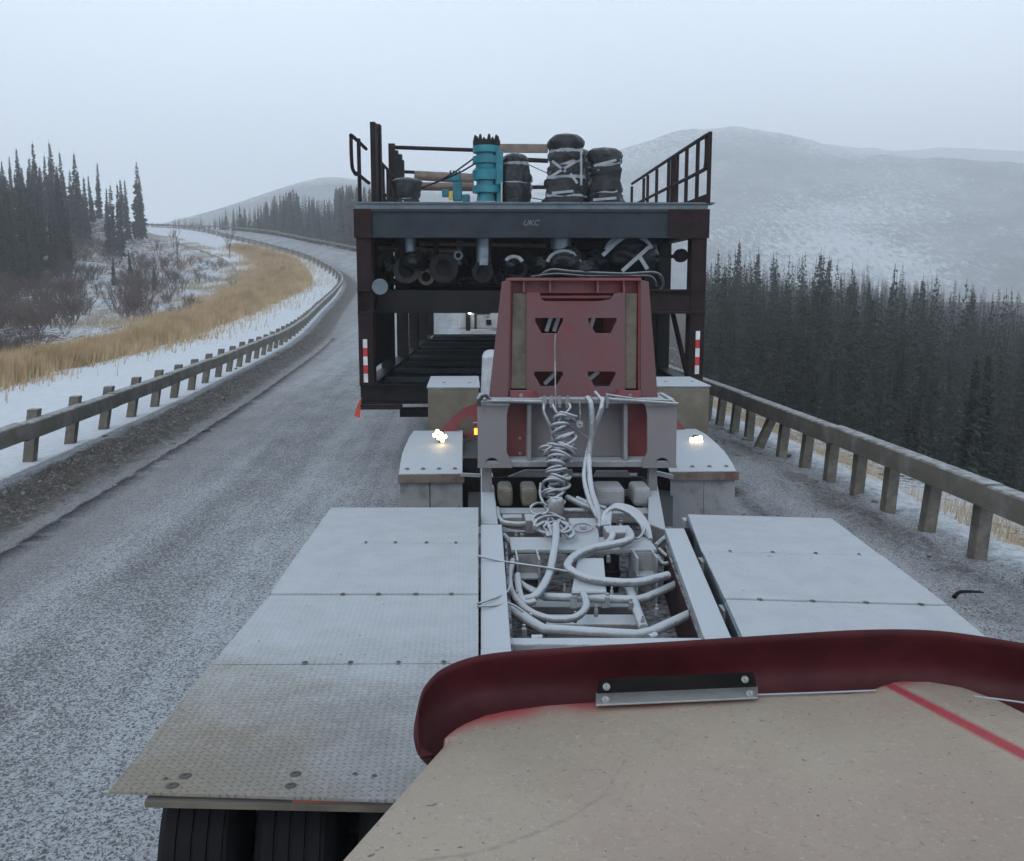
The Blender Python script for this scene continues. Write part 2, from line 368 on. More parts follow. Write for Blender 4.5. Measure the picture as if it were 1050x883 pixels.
def smooth_path(pts, n=6):
    pts = [Vector(p) for p in pts]; out = []
    for i in range(len(pts)-1):
        p0 = pts[max(i-1, 0)]; p1 = pts[i]; p2 = pts[i+1]; p3 = pts[min(i+2, len(pts)-1)]
        for k in range(n):
            t = k/n
            out.append(.5*((2*p1)+(p2-p0)*t+(2*p0-5*p1+4*p2-p3)*t*t+(3*p1-p0-3*p2+p3)*t**3))
    out.append(pts[-1]); return out
def holed_plate(outer, holes, place, thick, name, mat, parent):
    """plate with cut-outs; outer / holes are 2-D outlines, place(u,v,d) puts them in the world"""
    bm = bmesh.new(); edges = []
    for loop in [outer]+holes:
        vs = [bm.verts.new((u, v, 0)) for u, v in loop]
        for i in range(len(vs)): edges.append(bm.edges.new((vs[i], vs[(i+1) % len(vs)])))
    r = bmesh.ops.triangle_fill(bm, edges=edges, use_beauty=True)
    fs = [g for g in r['geom'] if isinstance(g, bmesh.types.BMFace)]
    e = bmesh.ops.extrude_face_region(bm, geom=fs)
    for g in e['geom']:
        if isinstance(g, bmesh.types.BMVert): g.co.z = thick
    mb = MB(); bm.verts.index_update()
    mb.add([place(v.co.x, v.co.y, v.co.z) for v in bm.verts], [[v.index for v in f.verts] for f in bm.faces]); bm.free()
    return mb.build(name, mat, parent)

# ------------------------------------------------------------------ road path (line the camera drives on)
LR = np.array([(-6.0, -40, 0), (-6.0, -10, 0), (-6.05, 5, 0), (-6.2, 15, 0), (-6.55, 25, 0), (-7.5, 43, .12), (-9.0, 62, .8), (-10.0, 78, 1.75), (-11.3, 90, 2.65),
               (-14.6, 104, 3.9), (-20.5, 122, 5.7), (-34, 150, 8.75), (-53, 185, 12.4), (-88, 232, 15.5), (-135, 275, 17.5)], float)
def cat_np(p, n):
    out = []
    for i in range(len(p)-1):
        p0, p1, p2, p3 = p[max(i-1, 0)], p[i], p[i+1], p[min(i+2, len(p)-1)]
        for k in range(n):
            t = k/n; out.append(.5*(2*p1+(p2-p0)*t+(2*p0-5*p1+4*p2-p3)*t*t+(3*p1-p0-3*p2+p3)*t**3))
    out.append(p[-1]); return np.array(out)
_d = cat_np(LR, 24)
_s = np.concatenate([[0], np.cumsum(np.linalg.norm(np.diff(_d, axis=0), axis=1))])
NS = 1400
SS = np.linspace(0, _s[-1], NS)
LP = np.stack([np.interp(SS, _s, _d[:, i]) for i in range(3)], 1)
for _ in range(40): LP[1:-1] = (LP[:-2]+LP[1:-1]*2+LP[2:])/4
TG = np.gradient(LP[:, :2], axis=0); TG /= np.linalg.norm(TG, axis=1)[:, None]
NR = np.stack([TG[:, 1], -TG[:, 0]], 1)        # to the right of travel
ROFF = 6.2                                     # left rail to the driving line
def at_road(s, d):                             # s metres along, d metres right of the driving line
    i = np.interp(s, SS, np.arange(NS)); 
    p = np.array([np.interp(i, np.arange(NS), LP[:, k]) for k in range(3)]); n = np.array([np.interp(i, np.arange(NS), NR[:, k]) for k in range(2)])
    q = p[:2]+n*(d+ROFF); return q[0], q[1], p[2]
def s_at_Y(Y): return float(np.interp(Y, LP[:, 1], SS))
def road_coords(X, Y):
    X = np.asarray(X, float).ravel(); Y = np.asarray(Y, float).ravel()
    sd_ = np.empty_like(X); dd = np.empty_like(X); zz = np.empty_like(X)
    L2 = LP[::4]; N2 = NR[::4]; S2 = SS[::4]
    for a in range(0, len(X), 4000):
        dx = X[a:a+4000, None]-L2[None, :, 0]; dy = Y[a:a+4000, None]-L2[None, :, 1]
        j = np.argmin(dx*dx+dy*dy, axis=1); r = np.arange(len(j))
        dd[a:a+4000] = dx[r, j]*N2[j, 0]+dy[r, j]*N2[j, 1]-ROFF
        far = np.sqrt(dx[r, j]**2+dy[r, j]**2); dd[a:a+4000] = np.sign(dd[a:a+4000]+ROFF)*far-ROFF
        zz[a:a+4000] = L2[j, 2]; sd_[a:a+4000] = S2[j]
    return sd_, dd, zz

# value noise for numpy
def vnoise(x, y, seed=0):
    xi = np.floor(x).astype(int); yi = np.floor(y).astype(int); fx = x-xi; fy = y-yi
    fx = fx*fx*(3-2*fx); fy = fy*fy*(3-2*fy)
    def h(a, b):
        n = (a*374761393+b*668265263+seed*1442695041) & 0xffffffff
        n = ((n ^ (n >> 13))*1274126177) & 0xffffffff
        return ((n ^ (n >> 16)) & 0xffff)/65535.
    return (h(xi, yi)*(1-fx)+h(xi+1, yi)*fx)*(1-fy)+(h(xi, yi+1)*(1-fx)+h(xi+1, yi+1)*fx)*fy
def fbm(x, y, o=4, seed=0):
    r = 0; a = .5
    for k in range(o): r = r+a*vnoise(x*2**k, y*2**k, seed+k); a *= .5
    return r/(1-.5**o)

# ------------------------------------------------------------------ terrain control points -> thin plate spline
CP = []
for Yc in list(range(-30, 120, 12))+list(range(120, 270, 16)):
    s = s_at_Y(Yc)
    x, y, z = at_road(s, -15); CP.append((x, y, z-.5))
    x, y, z = at_road(s, 8.2); CP.append((x, y, z-1.45))
def cpx(px, py, D): v = P(px, py, D); CP.append((v.x, v.y, v.z))
for X, Y, Z in ((-23, 0, -3), (-23, 14, -3.2), (-24, 28, -3.4), (-26, 44, -3.2), (-28, 58, -2.2), (-45, 20, -2), (-45, 0, -1), (-80, 20, 4), (-80, -20, 4), (-140, 30, 10), (-40, 38, -2)): CP.append((X, Y, Z))
for a in ((110, 330, 64), (60, 328, 62), (10, 335, 56), (-40, 330, 56), (160, 300, 88), (100, 300, 84), (50, 302, 80), (0, 302, 76), (205, 268, 128), (160, 272, 118), (170, 240, 158),
          (120, 262, 128), (100, 218, 150), (130, 235, 146), (60, 208, 148), (0, 204, 142), (40, 235, 118), (0, 252, 104), (-60, 250, 100), (-80, 200, 140), (20, 196, 175), (100, 218, 185)): cpx(*a)
for X, Y, Z in ((-150, 140, 24), (-150, 220, 24), (-100, 260, 18), (-200, 100, 22), (-60, 300, 16), (0, 230, 6), (-20, 200, 8.5), (10, 300, 4), (0, 175, 5)): CP.append((X, Y, Z))
for Yc, sh in ((-30, 0), (0, 0), (30, 0), (60, 0), (90, -2), (125, -7), (170, -16)):
    for X, Z in ((12.5, -3.4), (19, -5.8), (32, -9), (60, -13), (100, -15), (160, -16)): CP.append((X+sh, Yc, Z+max(0, (Yc-50)*.075)))
for X, Z in ((40, -3), (100, -2.5), (180, -3), (260, -6)): CP.append((X, 240, Z)); CP.append((X, 330, Z-9))
CP.append((250, 100, -12)); CP.append((250, -20, -12)); CP.append((340, 150, 0)); CP.append((-250, 350, 22)); CP.append((-250, -40, 20))
CP = np.array(CP, float)
def tps_k(r2): return np.where(r2 > 0, r2*np.log(np.maximum(r2, 1e-9)), 0.)
_n = len(CP); A = np.zeros((_n+3, _n+3)); sc_ = 100.
XY = CP[:, :2]/sc_
A[:_n, :_n] = tps_k(((XY[:, None]-XY[None])**2).sum(-1))+np.eye(_n)*.0008
A[:_n, _n] = 1; A[:_n, _n+1:] = XY; A[_n, :_n] = 1; A[_n+1:, :_n] = XY.T
W_ = np.linalg.solve(A, np.concatenate([CP[:, 2], [0, 0, 0]]))
def tps(X, Y):
    X = np.asarray(X, float).ravel()/sc_; Y = np.asarray(Y, float).ravel()/sc_; out = np.empty_like(X)
    for a in range(0, len(X), 5000):
        r2 = (X[a:a+5000, None]-XY[None, :, 0])**2+(Y[a:a+5000, None]-XY[None, :, 1])**2
        out[a:a+5000] = tps_k(r2)@W_[:_n]+W_[_n]+W_[_n+1]*X[a:a+5000]+W_[_n+2]*Y[a:a+5000]
    return out
def sst(x, a, b): t = np.clip((x-a)/(b-a), 0, 1); return t*t*(3-2*t)
def shoulder(s, d, z):         # ribbon profile relative to road height
    h = np.zeros_like(d)
    win = np.exp(-((d+5.5)/.55)**2)*.10+np.exp(-((d-4.35)/.5)**2)*.09
    h += win*(.4+1.2*fbm(s*1.3, d*2, 3, 5))
    h -= .35*sst(-d, 8, 15)*1.0+.17*sst(d, 3.4, 4.9)
    h -= 1.25*sst(d, 5.5, 8.4)
    h += .10*(fbm(s*.7, d*.7, 3, 11)-.5)*sst(np.abs(d+.7), 5.6, 8)
    return z+h
def ground_z(X, Y):
    s, d, z = road_coords(X, Y)
    t = np.clip(tps(X, Y), -24, 40)+(fbm(np.ravel(X)*.12+50, np.ravel(Y)*.12+50, 4, 3)-.5)*1.6
    edge = np.maximum(sst(-d, 13.5, 22), sst(d, 7.5, 14))
    inner = shoulder(s, d, z)
    under = np.where((d > -14.6) & (d < 7.8), .30, .02)
    return (inner-under)*(1-edge)+t*edge, d, s
def gz(x, y): return float(ground_z(np.array([x]), np.array([y]))[0][0])

def grid_mesh(name, X, Y, Z, mat, attrs, label=None, cat=None, kind='structure', flip=False):
    nu, nv = X.shape; me = bpy.data.meshes.new(name)
    co = np.stack([X, Y, Z], -1).reshape(-1, 3)
    idx = np.arange(nu*nv).reshape(nu, nv)
    q = np.stack([idx[:-1, :-1], idx[1:, :-1], idx[1:, 1:], idx[:-1, 1:]], -1).reshape(-1, 4)
    if flip: q = q[:, ::-1]
    me.from_pydata(co.tolist(), [], q.tolist())
    me.polygons.foreach_set('use_smooth', [True]*len(q))
    for k, v in attrs.items():
        a = me.attributes.new(k, 'FLOAT', 'POINT'); a.data.foreach_set('value', np.asarray(v, float).ravel().astype(np.float32))
    me.materials.append(mat); o = bpy.data.objects.new(name, me); COL.objects.link(o)
    return tag(o, label, cat, None, kind)

# ground sheet (denser where the camera looks closely)
gx = np.unique(np.concatenate([np.arange(-420, -120, 12), np.arange(-120, 80, 1.6), np.arange(80, 440, 10), np.arange(440, 1000, 40)]))
gy = np.unique(np.concatenate([np.arange(-60, 0, 6), np.arange(0, 200, 1.6), np.arange(200, 640, 10), np.arange(640, 1100, 40)]))
GX, GY = np.meshgrid(gx, gy, indexing='ij')
z, d, s = ground_z(GX, GY)
flatx = GX.ravel(); flaty = GY.ravel()
pxs = 478+1000*flatx/np.maximum(flaty, 5)
cover = np.full_like(z, .35)
inside = (d < -12)
cover = np.where(inside, .42, cover)
slope = (flatx < -12) & (flaty > 40) & (d < -9)
# open snow on the fill below the road, brush in the gully and on the hill
cover = np.where(slope, .30+.5*sst(pxs, 90, 190)*sst(-d, 0, 60)+.25*sst(d, -30, -12), cover)
cover = np.where(slope & (pxs > 60) & (pxs < 125) & (flaty < 105), .62, cover)
cover = np.where(d > 6, .55-.45*sst(d, 9, 17), cover)
cover = cover+(fbm(flatx*.06, flaty*.06, 3, 21)-.5)*.6
straw = np.exp(-((d+14.6)/1.8)**2)*.9*(s < s_at_Y(60))*sst(flaty, -40, 0)*(flaty < 152)+np.exp(-((d-12)/4.)**2)*.3
grid_mesh('ground', GX, GY, z.reshape(GX.shape), M['ground'], dict(cover=cover, straw=straw), 'snow and brush covered ground of the valley and hills', 'ground')

# road ribbon with shoulders
def ribbon(s0, s1, ds, name, lat, label):
    ss = np.arange(s0, s1+ds*.5, ds); Sg, Dg = np.meshgrid(ss, lat, indexing='ij')
    i = np.interp(Sg.ravel(), SS, np.arange(NS)); p = [np.interp(i, np.arange(NS), LP[:, k]) for k in range(3)]; n = [np.interp(i, np.arange(NS), NR[:, k]) for k in range(2)]
    dd = Dg.ravel(); X = p[0]+n[0]*(dd+ROFF); Y = p[1]+n[1]*(dd+ROFF); Z = shoulder(Sg.ravel(), dd, p[2])
    sn = sst(-dd, 6.0, 6.45)*1.2+sst(dd, 4.3, 5.6)*.62
    nn = fbm(Sg.ravel()*.9, dd*1.2, 3, 2)
    mud = np.exp(-((dd+5.35)/.6)**2)*1.1+np.exp(-((dd-4.5)/.8)**2)*.52*(.5+nn)+np.exp(-((dd-3.25)/.2)**2)*.75*(.4+nn)
    slush = np.exp(-((dd+4.5)/.7)**2)*1.0*(.5+nn*.7)+np.exp(-((dd-3.9)/.7)**2)*.45
    Z = Z+np.clip(mud, 0, 1)*.24*(fbm(X*7, Y*6, 4, 9)-.45)+.13*(fbm(X*4, Y*4, 4, 19)-.5)*sst(dd, 3.0, 3.6)*(1-sst(dd, 6, 7))
    trk = sum(np.exp(-((dd-c)/.35)**2) for c in (-3.1, -1.3, .2, 1.8))*.6
    rum = np.where(np.abs(dd+3.95) < .18, 1., 0.)*(Sg.ravel() > 0)
    dcs = np.interp(Sg.ravel(), [s_at_Y(20), s_at_Y(45), s_at_Y(85), s_at_Y(156)], [-14.4, -13.4, -11.4, -9.8]); straw_ = np.exp(-((dd-dcs)/1.8)**2)*.8*(.6+nn*.8)*(Sg.ravel() < s_at_Y(138))+np.exp(-((dd-7.0)/1.6)**2)*.85
    sh = Sg.shape
    return grid_mesh(name, X.reshape(sh), Y.reshape(sh), Z.reshape(sh), M['road'], dict(snow=sn, mud=mud, slush=slush, track=trk, rumble=rum, straw=straw_), label, 'road', flip=False)
lat_f = np.concatenate([np.arange(-15, -7, .35), np.arange(-7, -4.6, .06), np.arange(-4.6, 3.2, .3), np.arange(3.2, 5.2, .07), np.arange(5.2, 8.3, .25)])
lat_c = np.concatenate([np.arange(-15, -7, .8), np.arange(-7, -4.6, .25), np.arange(-4.6, 3.2, .6), np.arange(3.2, 5.2, .25), np.arange(5.2, 8.4, .5)])
sN = s_at_Y(44)
lat = lat_f
ribbon(s_at_Y(-30), s_at_Y(3), .6, 'road', lat_f, 'snow dusted road beside and behind the truck')
ribbon(s_at_Y(3)-.0, sN, .12, 'road', lat_f, 'gritty snow dusted road with muddy edges')
ribbon(sN-.05, SS[-1], .8, 'road', lat_c, 'far stretch of the road curving uphill to the left')

# ------------------------------------------------------------------ distant mountains
def ridge(name, pts, base_z, depth, label, coverf, nx=90, ny=40, seed=1):
    """pts: ridge line (X,Y,Z); slope falls towards the viewer by depth metres"""
    p = cat_np(np.array(pts, float), 12); t = np.linspace(0, len(p)-1, nx); rl = np.stack([np.interp(t, np.arange(len(p)), p[:, k]) for k in range(3)], 1)
    v = np.linspace(0, 1.35, ny); X = np.zeros((nx, ny)); Y = X.copy(); Z = X.copy(); C = X.copy()
    for i in range(nx):
        dr = rl[i, :2]/np.linalg.norm(rl[i, :2])
        dist = (1-v)*depth
        X[i] = rl[i, 0]-dr[0]*dist; Y[i] = rl[i, 1]-dr[1]*dist
        k = np.where(v <= 1, np.sin(np.clip(v, 0, 1)*math.pi/2)**1.15, 1-(v-1)*.8)
        Z[i] = base_z+(rl[i, 2]-base_z)*k
        Z[i] += (fbm(X[i]*.0075, Y[i]*.0075, 6, seed)-.5)*(rl[i, 2]-base_z)*.20*np.sin(np.clip(v, 0, 1.3)*math.pi/1.35)**.8
        for j in range(ny):
            a, b = proj(X[i, j], Y[i, j], Z[i, j]); C[i, j] = coverf(a, b)+.75*max(0, v[j]-.5)  # whitened towards the ridge: the fade into cloud is put into the colour
    return grid_mesh(name, X, Y, Z, M['mountain'], dict(cover=C), label, 'mountain')
def cov_right(a, b):
    return .16*math.exp(-(((a-850)/75)**2+((b-245)/38)**2)*.8)+.12*math.exp(-(((a-935)/45)**2+((b-275)/22)**2))-.05
def pr(px, py, D): v = P(px, py, D); return (v.x, v.y, v.z)
ridge('mountain', [pr(430, 225, 1000), pr(560, 200, 1080), pr(640, 170, 1150), pr(720, 152, 1180), pr(790, 151, 1180), pr(870, 158, 1170), pr(960, 163, 1140), pr(1080, 168, 1080), pr(1300, 166, 1000)],
      -22, 760, 'pale snowy mountainside fading into cloud on the right', cov_right, 330, 200)
ridge('mountain', [pr(60, 258, 760), pr(180, 228, 765), pr(240, 213, 775), pr(310, 192, 785), pr(350, 186, 790), pr(420, 192, 800), pr(560, 205, 810)],
      2, 350, 'faint grey forested ridge beyond the curve of the road', lambda a, b: -.12, 180, 80, 5)

# ------------------------------------------------------------------ haze
hz = MB().box(-1000, 1350, -70, 1640, -34, 182).build('haze', 'dark')
hz.data.materials.clear()
hm = bpy.data.materials.new('snowy air'); hm.use_nodes = True; t_ = hm.node_tree; t_.nodes.clear()
vo = t_.nodes.new('ShaderNodeVolumePrincipled'); vo.inputs['Density'].default_value = .00145; vo.inputs['Color'].default_value = (.975, .99, 1, 1)
vo.inputs['Anisotropy'].default_value = .35
t_.links.new(vo.outputs[0], t_.nodes.new('ShaderNodeOutputMaterial').inputs['Volume'])
hz.data.materials.append(hm); tag(hz, 'thin snowy haze filling the valley air', 'haze', None, 'stuff')

# ------------------------------------------------------------------ spruces
def spruce_mesh(name, Hh, Rr, lv, nb, seed, lod=0):
    rnd = random.Random(seed); mb = MB()
    z = Hh*(.05 if lod else rnd.uniform(.06, .12))
    dz = Hh/lv
    while z < Hh*.985:
        t = z/Hh; base = Rr*((1-t)**.75)*(.55+.45*min(1, t/.18))
        n = nb if t < .75 else max(3, nb-2)
        a0 = rnd.uniform(0, 6.28)
        for k in range(n):
            if rnd.random() < .16: continue
            a = a0+k*2*math.pi/n+rnd.uniform(-.35, .35); L = base*rnd.uniform(.45, 1.35)*(.9+.14*math.sin(z*2.3+seed))+.07
            dr = rnd.uniform(.25, .6)*L; ca, sa = math.cos(a), math.sin(a)
            wd = .16*L+.10; zz = z+rnd.uniform(-dz, dz)*.5
            root_ = (0, 0, zz); mid = (ca*L*.55, sa*L*.55, zz-dr*.55); tip = (ca*L, sa*L, zz-dr*.75)
            px_, py_ = -sa*wd, ca*wd
            mb.add([root_, (mid[0]+px_, mid[1]+py_, mid[2]-.03*L), tip, (mid[0]-px_, mid[1]-py_, mid[2]-.03*L)], [(0, 1, 2, 3)])
            hg = (.28*L+.14)*rnd.uniform(.7, 1.3)
            mb.add([(ca*L*.12, sa*L*.12, zz), tip, (mid[0], mid[1], mid[2]-hg)], [(0, 1, 2)])
            if not lod:
                mb.add([(mid[0]+px_*.9, mid[1]+py_*.9, mid[2]), (tip[0]+px_*.3, tip[1]+py_*.3, tip[2]+.05), (mid[0]+px_*1.2, mid[1]+py_*1.2, mid[2]-hg*.8)], [(0, 1, 2)])
        z += dz*rnd.uniform(.75, 1.25)
    mb.tube([(0, 0, Hh*.9), (0, 0, Hh*1.03)], .03, 3, .01)
    return mb
def protos():
    out = []
    for i, (h, r) in enumerate(((11, .95), (9, .75), (12, 1.3), (8, .66), (10, .9), (7, .85))):
        mb = spruce_mesh('c', h, r, 52, 7, 100+i); me = bpy.data.meshes.new('spruce_crown')
        me.from_pydata(mb.v, [], mb.f); me.materials.append(M['spruce'] if i % 3 else M['spruce2'])
        tb = MB().tube([(0, 0, -.6), (.02, .01, h*.5), (0, 0, h*.97)], .13, 6, .02); mt = bpy.data.meshes.new('spruce_trunk')
        mt.from_pydata(tb.v, [], tb.f); mt.materials.append(M['bark'])
        out.append((h, me, mt))
    return out
PR = protos(); NT = 0
def tree(x, y, h, label, group, z=None, kind=None, lean=0.):
    global NT
    hh, mc, mt = PR[random.randrange(len(PR)) if kind is None else kind]
    k = h/hh; r = bpy.data.objects.new('spruce_tree', None); COL.objects.link(r)
    r.location = (x, y, gz(x, y)-.1 if z is None else z); r.rotation_euler = (R(random.uniform(-2, 2)), R(random.uniform(-2.5, 2.5)+lean), random.uniform(0, 6.28))
    q = k*random.uniform(.85, 1.2); r.scale = (q, q, k); r.empty_display_size = .3
    tag(r, label, 'tree', group)
    for nme, me in (('crown', mc), ('trunk', mt)):
        c = bpy.data.objects.new(nme, me); COL.objects.link(c); c.parent = r
    NT += 1; return r
def tree_px(px, ytop, D, label, group=None, kind=None):
    X = P(px, ytop, D).x; zt = P(px, ytop, D).z; zg = gz(X, D)-.1
    return tree(X, D, max(2.5, (zt-zg)/1.02), label, group, zg, kind)

# left hill: single ones that stand out
tree_px(137, 163, 140, 'tallest dark spruce standing alone at the right end of the left hilltop', kind=2)
tree_px(143, 178, 143, 'shorter spruce tight behind the right side of the tallest hilltop spruce', kind=0)
tree_px(128, 182, 138, 'narrow spruce hugging the left side of the tallest hilltop spruce', kind=0)
tree_px(98, 165, 145, 'lone pointed spruce left of the gap before the tallest hilltop spruce', kind=0)
tree_px(54, 143, 132, 'highest reaching spruce in the left hillside stand', kind=0)
tree_px(133, 262, 96, 'small ragged spruce alone on the snowy slope below the hilltop', kind=5)
tree_px(117, 285, 90, 'tiny spruce on the snow left of the small ragged spruce', kind=5)
tree_px(158, 292, 84, 'thin dark sapling on the snow slope above the golden grass', kind=3)
GL = 'spruces of the dark stand on the left hillside'; LL = 'slender dark spruce in the crowded stand on the left hillside'
for px, yt in ((33, 146), (27, 160), (42, 155), (16, 152), (62, 152), (8, 158), (73, 155), (78, 172), (86, 180), (70, 172), (2, 165), (106, 190), (111, 188), (119, 186), (124, 184), (92, 178), (48, 162), (22, 168), (38, 168), (58, 166)):
    tree_px(px+random.uniform(-1, 1), yt+random.uniform(-2, 3), random.uniform(118, 150), LL, GL)
def fits(px): return np.interp(px, [-60, 0, 60, 90, 100, 135, 150], [165, 168, 170, 182, 200, 200, 250])
n = 0; tries = 0
while n < 84 and tries < 6000:
    tries += 1; D = random.uniform(78, 150); px = random.uniform(-30, 122); X = P(px, 250, D).x; zg = gz(X, D); _, yg = proj(X, D, zg)
    if yg > 312-.4*px or yg < 190: continue
    if px > 70 and yg > 245: continue
    h = random.uniform(5, 9.5); _, yt = proj(X, D, zg+h)
    if yt < fits(px): continue
    tree(X, D, h, LL, GL, zg-.1); n += 1
# forest beyond the far curve
GM = 'spruces lining the outside of the far curve'; LM = 'small hazy spruce in the row beyond the far guardrail'
def far_top(px): return np.interp(px, [170, 182, 215, 250, 290, 305, 330, 352, 372, 400], [222, 216, 219, 208, 196, 192, 200, 186, 188, 185])
n = 0; tries = 0
while n < 98 and tries < 9000:
    tries += 1; D = random.uniform(130, 235); px = random.uniform(172, 385); X = P(px, 240, D).x
    s_, d_, z_ = road_coords([X], [D])
    if d_[0] < 8.5: continue
    zg = gz(X, D); yt = far_top(px)+abs(random.gauss(0, 13)); h = P(px, yt, D).z-zg
    if h < 2.6 or h > 14: continue
    tree(X, D, h, LM, GM, zg-.1); n += 1
# valley forest on the right
GRt = 'spruces of the valley forest right of the road'; LRt = 'thin dark spruce packed among others in the valley forest on the right'
def rtop(px): return np.interp(px, [720, 757, 775, 800, 840, 870, 900, 940, 980, 1050, 1100], [268, 266, 272, 276, 272, 280, 283, 283, 300, 312, 318])
for px, yt, lb in ((757, 243, 'tallest tapering spruce just right of the steel module'), (775, 254, 'second tall spruce right of the steel module, broad and dark'), (792, 268, 'medium spruce third to the right of the steel module'),
                   (840, 255, 'tall thin spruce left one of the close pair right of the open sky'), (846, 260, 'tall thin spruce right one of the close pair right of the open sky'),
                   (876, 277, 'pointed spruce rising against the snowy mountain patch'), (944, 281, 'tall spruce standing out in the right half of the valley forest'), (912, 284, 'slim spruce under the bright snowy mountain patch'), (893, 283, 'slim dark spruce left of the slim spruce under the bright mountain patch'), (998, 294, 'highest pointed spruce near the right edge of the valley forest')):
    tree_px(px, yt, random.uniform(66, 84), lb, None, random.choice((0, 2, 0)))
n = 0; tries = 0
STUFF = []
while (n < 76 or len(STUFF) < 2300) and tries < 90000:
    tries += 1
    D = random.uniform(17, 60) if random.random() < .55 and n < 76 else 40+210*random.random()**1.2
    px = random.uniform(715, 1085); X = P(px, 300, D).x
    if X < 9.3+.02*D: continue
    zg = gz(X, D); h = random.uniform(4.5, 10) if D > 42 else random.uniform(2.6, 5.4)
    if X < 14: h *= random.uniform(.5, .85)
    _, yt = proj(X, D, zg+h); lim = rtop(px)+(abs(random.gauss(0, 16)) if random.random() > .07 else -random.uniform(2, 15))+max(0, 62-D)*1.3; h = h*1.5 if lim < rtop(px) else h; _, yt = proj(X, D, zg+h)
    if yt < lim:
        h = P(px, lim, D).z-zg
        if h < 3: continue
    if D < 62 and n < 76: tree(X, D, h, LRt, GRt, zg-.1); n += 1
    elif len(STUFF) < 2300: STUFF.append((X, D, zg-.1, h))
k_ = 0
while k_ < 330:
    D = random.uniform(165, 300); px = random.uniform(165, 395); X = P(px, 240, D).x
    s_, d_, z_ = road_coords([X], [D])
    if d_[0] < 9: continue
    zg = gz(X, D); h = P(px, far_top(px)+4+abs(random.gauss(0, 9)), D).z-zg
    if h < 2.5: continue
    STUFF.append((X, D, zg-.1, min(h, 16))); k_ += 1
lows = [spruce_mesh('l', 10, .92, 30, 5, 300+i, 1) for i in range(4)]
fm = MB(); V = []; Fc = []; kk = 0
arrs = [(np.array(l.v), l.f) for l in lows]
for X, Y, Z, h in STUFF:
    v, f = arrs[random.randrange(4)]; a = random.uniform(0, 6.28); k = h/10; q = k*random.uniform(.8, 1.25)
    c, s__ = math.cos(a)*q, math.sin(a)*q
    V.append(np.stack([v[:, 0]*c-v[:, 1]*s__+X, v[:, 0]*s__+v[:, 1]*c+Y, v[:, 2]*k+Z], 1)); Fc += [[i+kk for i in q_] for q_ in f]; kk += len(v)
me = bpy.data.meshes.new('spruce_forest'); me.from_pydata(np.concatenate(V).tolist(), [], Fc); me.materials.append(M['spruce'])
o = bpy.data.objects.new('spruce_forest', me); COL.objects.link(o); tag(o, 'dense dark spruce forest filling the valley farther off', 'forest', None, 'stuff')

# ------------------------------------------------------------------ bare shrubs
def shrub_mb(Hh, seed, stems=9, tree_like=False):
    rnd = random.Random(seed); mb = MB()
    def grow(p, d, L, r, dep):
        q = p+d*L; mb.tube([p, (p+q)/2+Vector((rnd.uniform(-.04, .04), rnd.uniform(-.04, .04), 0))*L, q], r, 3, r*.55, cap=False)
        if dep <= 0: return
        for k in range(rnd.choice((3, 3, 4))):
            nd = (d+Vector((rnd.uniform(-.7, .7), rnd.uniform(-.7, .7), rnd.uniform(-.1, .5)))*.75).normalized()
            grow(p+d*L*rnd.uniform(.4, 1), nd, L*rnd.uniform(.45, .75), r*.6, dep-1)
    if tree_like: grow(Vector((0, 0, -.2)), Vector((.03, 0, 1)), Hh*.5, .05, 4)
    else:
        for k in range(stems):
            a = rnd.uniform(0, 6.28); grow(Vector((math.cos(a)*.15, math.sin(a)*.15, -.15)), Vector((math.cos(a)*rnd.uniform(.1, .6), math.sin(a)*rnd.uniform(.1, .6), 1)).normalized(), Hh*rnd.uniform(.35, .55), .022, 3)
    return mb
SH = []
for i in range(4):
    mb = shrub_mb(2.4, 40+i); me = bpy.data.meshes.new('shrub'); me.from_pydata(mb.v, [], mb.f); me.materials.append(M['twig']); SH.append(me)
for i in range(2):
    mb = shrub_mb(4.2, 60+i, tree_like=True); me = bpy.data.meshes.new('bare_tree'); me.from_pydata(mb.v, [], mb.f); me.materials.append(M['twig']); SH.append(me)
def shrub(x, y, k, label, group, i):
    o = bpy.data.objects.new('bare_tree' if i > 3 else 'bare_shrub', SH[i]); COL.objects.link(o); o.location = (x, y, gz(x, y)); o.rotation_euler = (0, 0, random.uniform(0, 6.28))
    o.scale = (k*random.uniform(.9, 1.3), k*random.uniform(.9, 1.3), k); tag(o, label, 'tree' if i > 3 else 'shrub', group)
n = 0; tries = 0
while n < 270 and tries < 9000:
    tries += 1; D = random.uniform(44, 128); px = random.uniform(-25, 195); X = P(px, 300, D).x; zg = gz(X, D); _, y = proj(X, D, zg)
    s_, d_, z_ = road_coords([X], [D])
    if d_[0] > -19: continue
    if y < 268-.2*px: continue
    open_snow = math.exp(-((px-(95+(330-y)*.55))/20)**2) if y > 240 else 0
    if random.random() < open_snow*1.1: continue
    if px > 150 and random.random() < .6: continue
    shrub(X, D, random.uniform(.45, .95), 'leafless brown shrub in the thicket of the gully left of the road', 'leafless shrubs in the gully', random.randrange(4)); n += 1
n = 0
while n < 75:
    D = random.uniform(48, 118); px = random.uniform(120, 300); X = P(px, 300, D).x
    s_, d_, z_ = road_coords([X], [D])
    if d_[0] > -15.5 or mn.noise(Vector((X*.12, D*.12, 3))) < -.05: continue
    shrub(X, D, random.uniform(.25, .5), 'knee high leafless shrub on the snowy bank behind the golden grass', 'small leafless shrubs on the bank', random.randrange(4)); n += 1
